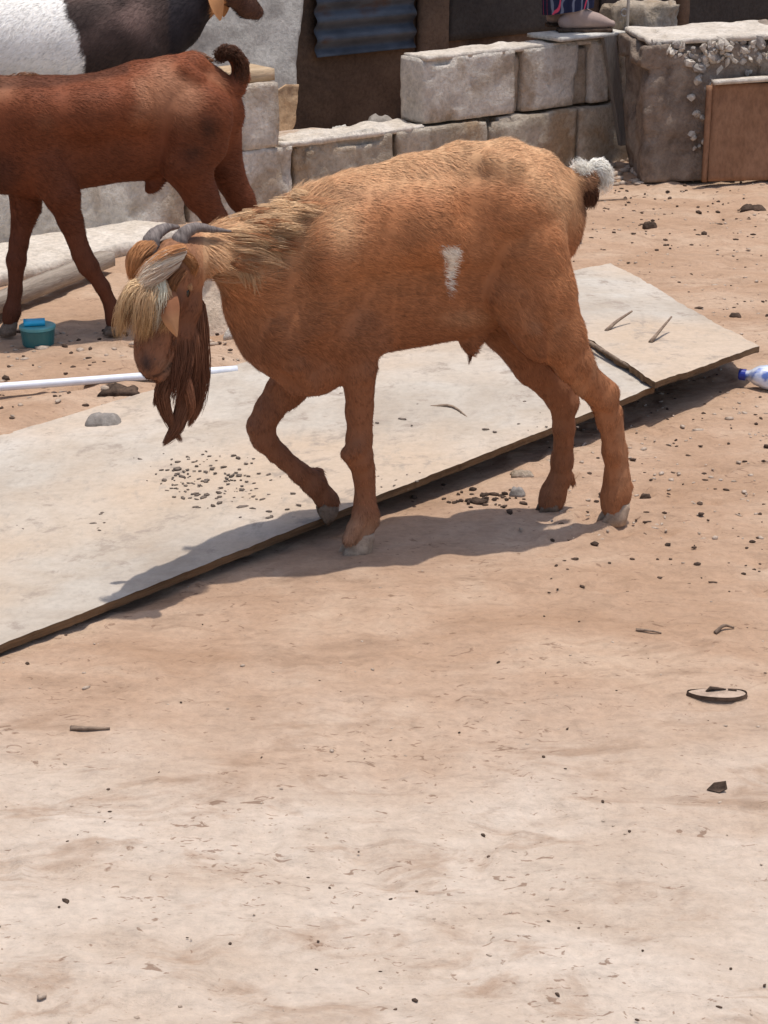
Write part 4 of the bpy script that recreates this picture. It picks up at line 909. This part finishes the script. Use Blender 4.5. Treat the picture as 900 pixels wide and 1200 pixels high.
# thin hooked rod beside the foot
R0 = PF.P(735, 35, -.02); mb = MB(); mb.add(*tube([(0, 0, 0), (0, 0, .5)], [.006, .006], 8)); th = np.linspace(0, 2*math.pi, 14); mb.add(*tube([(-.014+.012*math.cos(q), 0, .085+.014*math.sin(q)) for q in th], [.003]*14, 6))
tag(mb.obj('metal_rod', plain('grey_metal', (.35, .34, .33), .5), loc=PF.world(np.array([R0[0], R0[1], pz-.012]))), 'thin grey rod with a small ring beside the shoe on the wall', 'rod')

# =================================================================== SMALL THINGS
# teal tub
p = on_ground(43, 407); tb = thing('plastic_tub', 'round teal plastic tub with bright blue lid left on the ground', 'tub', (p[0], p[1]+.03, p[2]), .2)
mb = MB(); mb.add(*tube([(0, 0, 0), (0, 0, .004), (0, 0, .045), (0, 0, .048)], [.040, .043, .047, .046], 28)); mb.obj('tub_body', M_TEAL, tb, smooth=False)
mb = MB(); mb.add(*tube([(0, 0, .0485), (0, 0, .056), (0, 0, .058)], [.050, .050, .046], 28)); mb.obj('rim', M_TEALRIM, tb, smooth=False)
v_, f_ = rough(.06, .045, .012, .012, .003, 5, .004); mesh('lid', v_+np.array([-.008, .0, .060]), f_, M_CYAN, tb)
# pipe
a = gp(-60, 458, .03); b_ = gp(278, 433, .030); P3 = [a+(b_-a)*k for k in np.linspace(0, 1, 14)]; o0 = np.array([P3[0][0], P3[0][1], 0])
mb = MB(); mb.add(*tube([q_-o0 for q_ in P3], [.0105]*14, 14, caps=True)); tag(mb.obj('plastic_pipe', M_PIPE, loc=o0), 'straight white plastic pipe lying on the sand under the bearded head', 'pipe')
# bottle
p = on_ground(873, 455); bt = thing('plastic_bottle', 'crushed clear plastic bottle with blue cap at the right edge', 'bottle', (p[0], p[1]+.02, p[2]+.03), -.35)
m, n, b = mat('crushed_clear_plastic', .25, .5); v = coords(n); c = ramp(n, noise(n, v, 22, 3, .5), [(.42, (.62, .70, .85)), (.55, (.80, .84, .92)), (.66, (.12, .2, .55))]).outputs[0]; n.links.new(c, b.inputs['Base Color']); b.inputs['Transmission Weight'].default_value = .25; M_BOT = m
ss = np.linspace(0, .17, 20); rr = np.interp(ss, [0, .012, .03, .05, .15, .17], [.013, .014, .030, .035, .034, .026]); V_, F_ = tube([(x, 0, 0) for x in ss], rr, 20); V_ = np.array(V_); V_[:, 1:] *= (1+.14*fbm(V_, 30, 2, 3))[:, None]; V_[:, 2] = np.maximum(V_[:, 2]*.9, -.028); mesh('bottle_shell', V_, F_, M_BOT, bt)
mb = MB(); mb.add(*tube([(-.014, 0, 0), (-.012, 0, 0), (.004, 0, 0)], [.012, .0145, .0145], 16)); mb.obj('cap', plain('blue_cap', (.01, .03, .30), .4), bt, smooth=False)
# torn sandal sole
p = on_ground(840, 815); sn = thing('sandal_sole', 'worn out dark sandal sole half buried in the foreground sand at right', 'sandal', (p[0], p[1], p[2]), -.05)
ol = []; 
for k in range(24):
    th = 2*math.pi*k/24; x = .052*math.cos(th); y = (.020+.004*math.cos(th))*math.sin(th); ol.append((x, y))
mb = MB(); V_ = [(x, y, 0) for x, y in ol]+[(x*.97, y*.95, .005+.003*(x/.05)**2) for x, y in ol]+[(0, 0, .007)]
mb.add(V_, [(k, (k+1) % 24, 24+(k+1) % 24, 24+k) for k in range(24)]); mb.obj('rim', M_DUNG, sn, smooth=False)
mb = MB(); mb.add([(x*.93, y*.9, .0056) for x, y in ol], [tuple(range(24))]); mb.obj('insole', stone('dusty_insole', (.38, .28, .21), (.50, .38, .29), sc=20), sn, smooth=False)
mb = MB(); mb.add(*tube([(-.018, .004, .005), (-.010, .008, .010), (.002, .010, .009), (.016, .013, .006)], [.0025, .005, .0035, .002], 6, .7)); mb.add(*tube([(.020, .012, .006), (.034, .009, .007)], [.0025, .002], 6)); mb.obj('strap_stub', M_DUNG, sn)
# twigs
def twig(pts_, r_, label, mt=M_TWIG, z=0.0, name='twig', zf=None):
    Pp = [];
    for k, (x, y, h) in enumerate(pts_): q_ = on_ground(x, y); q_ = q_ if not z else gp(x, y, z); q_ = q_+[0, 0, h+r_*.6]; Pp.append(q_)
    G = spline(Pp, 4); o0 = G[0].copy(); R = np.linspace(r_, r_*.45, len(G)); mb = MB(); mb.add(*tube([g_-o0 for g_ in G], R, 6))
    return tag(mb.obj(name, mt, loc=o0), label, 'twig')
twig([(83, 856, 0), (105, 857, .002), (129, 856, 0)], .0045, 'short straight brown stick in the left foreground sand')
twig([(710, 392, .005), (722, 387, .02), (740, 381, .035)], .006, 'curved twig standing off the short board near its seam, left of the pair', z=.075)
twig([(762, 404, .003), (772, 398, .018), (786, 388, .035)], .006, 'curved twig on the short board, right of the pair', z=.085)
twig([(505, 478, .0), (530, 482, .01), (556, 500, .004)], .004, 'thin bent twig on the long board under the goat belly', z=.05)
twig([(745, 740, 0), (760, 741, .003), (775, 743, 0)], .003, 'thin dry twig on the sand below the hind hooves')
twig([(838, 742, 0), (848, 738, .006), (860, 737, 0)], .004, 'crooked twig on the sand near the right edge')
twig([(670, 235, 0), (700, 236, .0), (735, 234, .0)], .005, 'faint dark twig on the sand beside the goat tail')
twig([(690, 402, .0), (725, 425, .004), (768, 450, 0)], .005, 'long thin dark root lying along the seam of the two boards', z=.09)
# dry leaf
p = on_ground(840, 928); V_ = np.array([(-.016, 0, .004), (-.004, .008, .012), (.014, .006, .016), (.016, 0, .006), (.003, -.006, .002), (0, 0, .004)]); lf = mesh('dry_leaf', np.concatenate([V_, V_-[0, 0, .0015]]), [(0, 5, 1), (1, 5, 2), (2, 5, 3), (3, 5, 4), (4, 5, 0), (7, 11, 6), (8, 11, 7), (9, 11, 8), (10, 11, 9), (6, 11, 10)], M_DUNG, loc=p, smooth=False); tag(lf, 'curled dark dry leaf on the pale foreground sand at right', 'leaf')
# wrapper
p = on_ground(643, 207); vv, ff = rough(.07, .03, .03, .01, .008, 12, .01, 20); tag(mesh('litter_wrapper', vv, ff, plain('red_wrapper', (.75, .10, .06), .5), loc=p), 'small red wrapper on the ground just behind the goat rump', 'litter')
# stones
def rock(px, py, wpx, h, label, mt=M_STONE, seed=1, zoff=0.0, dp=None, rz=0, name='stone', z=None):
    p = on_ground(px, py) if z is None else gp(px, py, z); s_ = wpx/(F/((p-CAM)@FW))
    v_, f_ = rough(s_, dp or s_*.6, h, s_/9, s_*.07, seed, min(h, s_)*.35, 5/s_, 0)
    v_[:, :2] *= (1-.35*(v_[:, 2:3]/h)); return tag(mesh(name, v_, f_, mt, loc=(p[0], p[1]+s_*.2, p[2]-h*.12+zoff), rz=rz), label, 'stone')
pst = WF.world(np.array([s_at(395, 165, .3), .3, 0]))
def rock_b(px, py, t, wd, h, label, seed, mt=M_STONE):
    L_ = WF.P(px, py, t); p = WF.world(L_); v_, f_ = rough(wd, wd*.7, h, wd/9, wd*.07, seed, h*.35, 5/wd); v_[:, :2] *= (1-.45*(v_[:, 2:3]/h)); tag(mesh('stone', v_, f_, mt, loc=(p[0], p[1], 0), rz=WANG), label, 'stone')
rock_b(397, 163, .32, .16, max(.05, WF.P(397, 146, .32)[2]), 'pale grey stone behind the low wall, left of the pair', 5, M_SLAB)
rock_b(445, 160, .36, .24, max(.05, WF.P(445, 136, .36)[2]), 'dark pointed grey stone behind the low wall, right of the pair', 6)
v_, f_ = rough(1.2, .9, .16, .03, .012, 77, .08, 5); v_[:, :2] *= (1-.6*(v_[:, 2:3]/.16)**2); p = WF.world(np.array([s_at(360, 175, .3), .42, 0])); tag(mesh('sand_heap', v_, f_, M_GROUND, loc=(p[0], p[1], 0), rz=WANG), kind='structure')
rock(120, 500, 44, .03, 'flat grey stone beside the upper edge of the long board, left', seed=7, z=.015)
rock(138, 458, 52, .016, 'flat dark lump under the white pipe', mt=M_DUNG, seed=8)  # low dark lump lying below the pipe
rock(883, 247, 32, .02, 'flat dark stone on the sand at the right edge below the brown board', mt=M_DUNG, seed=9)
rock(762, 268, 18, .025, 'small round brown stone on the sand under the rough chunk', seed=10, mt=M_DUNG)
rock(606, 582, 20, .02, 'dark stone at the tip of the goat shadow', seed=11, mt=M_STONE)
rock(612, 560, 30, .014, 'flat tan stone between the hind hoof and board edge', seed=12, mt=M_MORTAR)
rock(18, 748, 20, .014, 'small pale stone at the front edge of the long board, leftmost', seed=13, mt=M_SLAB)
rock(37, 747, 12, .010, 'smallest pebble beside the pale stone at the board edge', seed=14, mt=M_STONE)
rock(757, 586, 14, .014, 'round dark pebble right of the hind hoof', seed=15, mt=M_DUNG)
rock(862, 372, 15, .012, 'brown stone on the sand above the raised board corner', seed=16, mt=M_DUNG)
rock(278, 400, 34, .03, 'pale broken stone on the sand under the goat neck', seed=17, mt=M_CAP)
rock(180, 0, 4, .01, '', seed=1) if False else None

# scattered droppings, chips and pebbles: beyond counting
def scatter(name, spots, mt, seed, fl=1.0):
    bm = bmesh.new(); bmesh.ops.create_icosphere(bm, subdivisions=1, radius=1); bv = np.array([x.co[:] for x in bm.verts]); bf = np.array([[x.index for x in f.verts] for f in bm.faces]); bm.free()
    V = []; Fc = []; r = np.random.default_rng(seed)
    for i, (x, y, z, s_) in enumerate(spots):
        e = np.array([s_*r.uniform(.8, 1.7), s_*r.uniform(.6, 1.1), s_*r.uniform(.35, .8)*fl]); a = r.uniform(0, 6.28); q = bv*(1+r.uniform(-.25, .25, (len(bv), 1)))*e
        q = np.stack([q[:, 0]*math.cos(a)-q[:, 1]*math.sin(a), q[:, 0]*math.sin(a)+q[:, 1]*math.cos(a), q[:, 2]], 1)+[x, y, z+e[2]*.35]; V.append(q); Fc.append(bf+i*len(bv))
    return tag(mesh(name, np.concatenate(V), np.concatenate(Fc), mt, smooth=True), kind='stuff')
def spots(n_, fn, smin, smax):
    out = []
    for i in range(n_):
        px, py = fn(); p = gp(px, py, 0); z = gz(p); out.append((p[0], p[1], z, rng.uniform(smin, smax)*(1+rng.exponential(.35))))
    return out
U_ = rng.uniform
a = spots(260, lambda: (U_(640, 930), U_(215, 700)), .0022, .0045)+spots(75, lambda: (U_(-30, 930), U_(640, 1230)), .0012, .0026)+spots(90, lambda: (U_(-30, 300), U_(370, 500)), .003, .006)+spots(110, lambda: (U_(690, 930), U_(205, 300)), .003, .0065)+spots(60, lambda: (rng.normal(572, 32), rng.normal(585, 5)), .002, .007)  # last cluster stands in for the ragged edge of the goat's shadow
t1_ = tag(scatter('droppings_and_shadow_edge', a, M_DUNG, 1), 'dark droppings and bits over the sand, some painting a ragged shadow edge', 'litter')
a = spots(150, lambda: (U_(-40, 940), U_(560, 1230)), .0012, .0026)+spots(450, lambda: (U_(640, 940), U_(180, 640)), .002, .0048)+spots(160, lambda: (U_(640, 760), U_(172, 215)), .008, .02)+spots(120, lambda: (U_(-30, 300), U_(360, 500)), .003, .008)
tag(scatter('pebbles', a, stone('sandy_pebbles', (.38, .29, .215), (.54, .43, .34), sc=25), 2, .8), 'small sand coloured pebbles scattered over the sand', 'pebbles')
# litter on the long board
def onA(px, py):
    z = .02
    for _ in range(4):
        p = gp(px, py, z); M_ = np.array([[A2[0]-A1[0], A4[0]-A1[0]], [A2[1]-A1[1], A4[1]-A1[1]]]); u, vv = np.linalg.solve(M_, (p-A1)[:2]); z = (A1[2]*(1-u)+A2[2]*u)*(1-vv)+(A4[2]*(1-u)+A3[2]*u)*vv
    return p
a = []
for (cx, cy, sx_, sy_, n_) in ((212, 562, 16, 10, 40), (268, 572, 28, 14, 90), (240, 545, 40, 10, 30), (240, 545, 30, 8, 10), (115, 610, 5, 9, 6), (23, 622, 8, 3, 3), (470, 560, 25, 8, 10), (620, 500, 30, 12, 10), (340, 500, 60, 30, 9), (500, 460, 70, 30, 10)):
    for k in range(n_): p = onA(rng.normal(cx, sx_), rng.normal(cy, sy_)); a.append((p[0], p[1], p[2]-.0006, rng.uniform(.0012, .0055)*(1+rng.exponential(.3))))
tag(scatter('board_litter', a, stone('brown_grey_crumbs', (.10, .075, .058), (.24, .19, .155), sc=25), 3, .5), 'grey chips and crumbs scattered on the long pale board', 'litter')
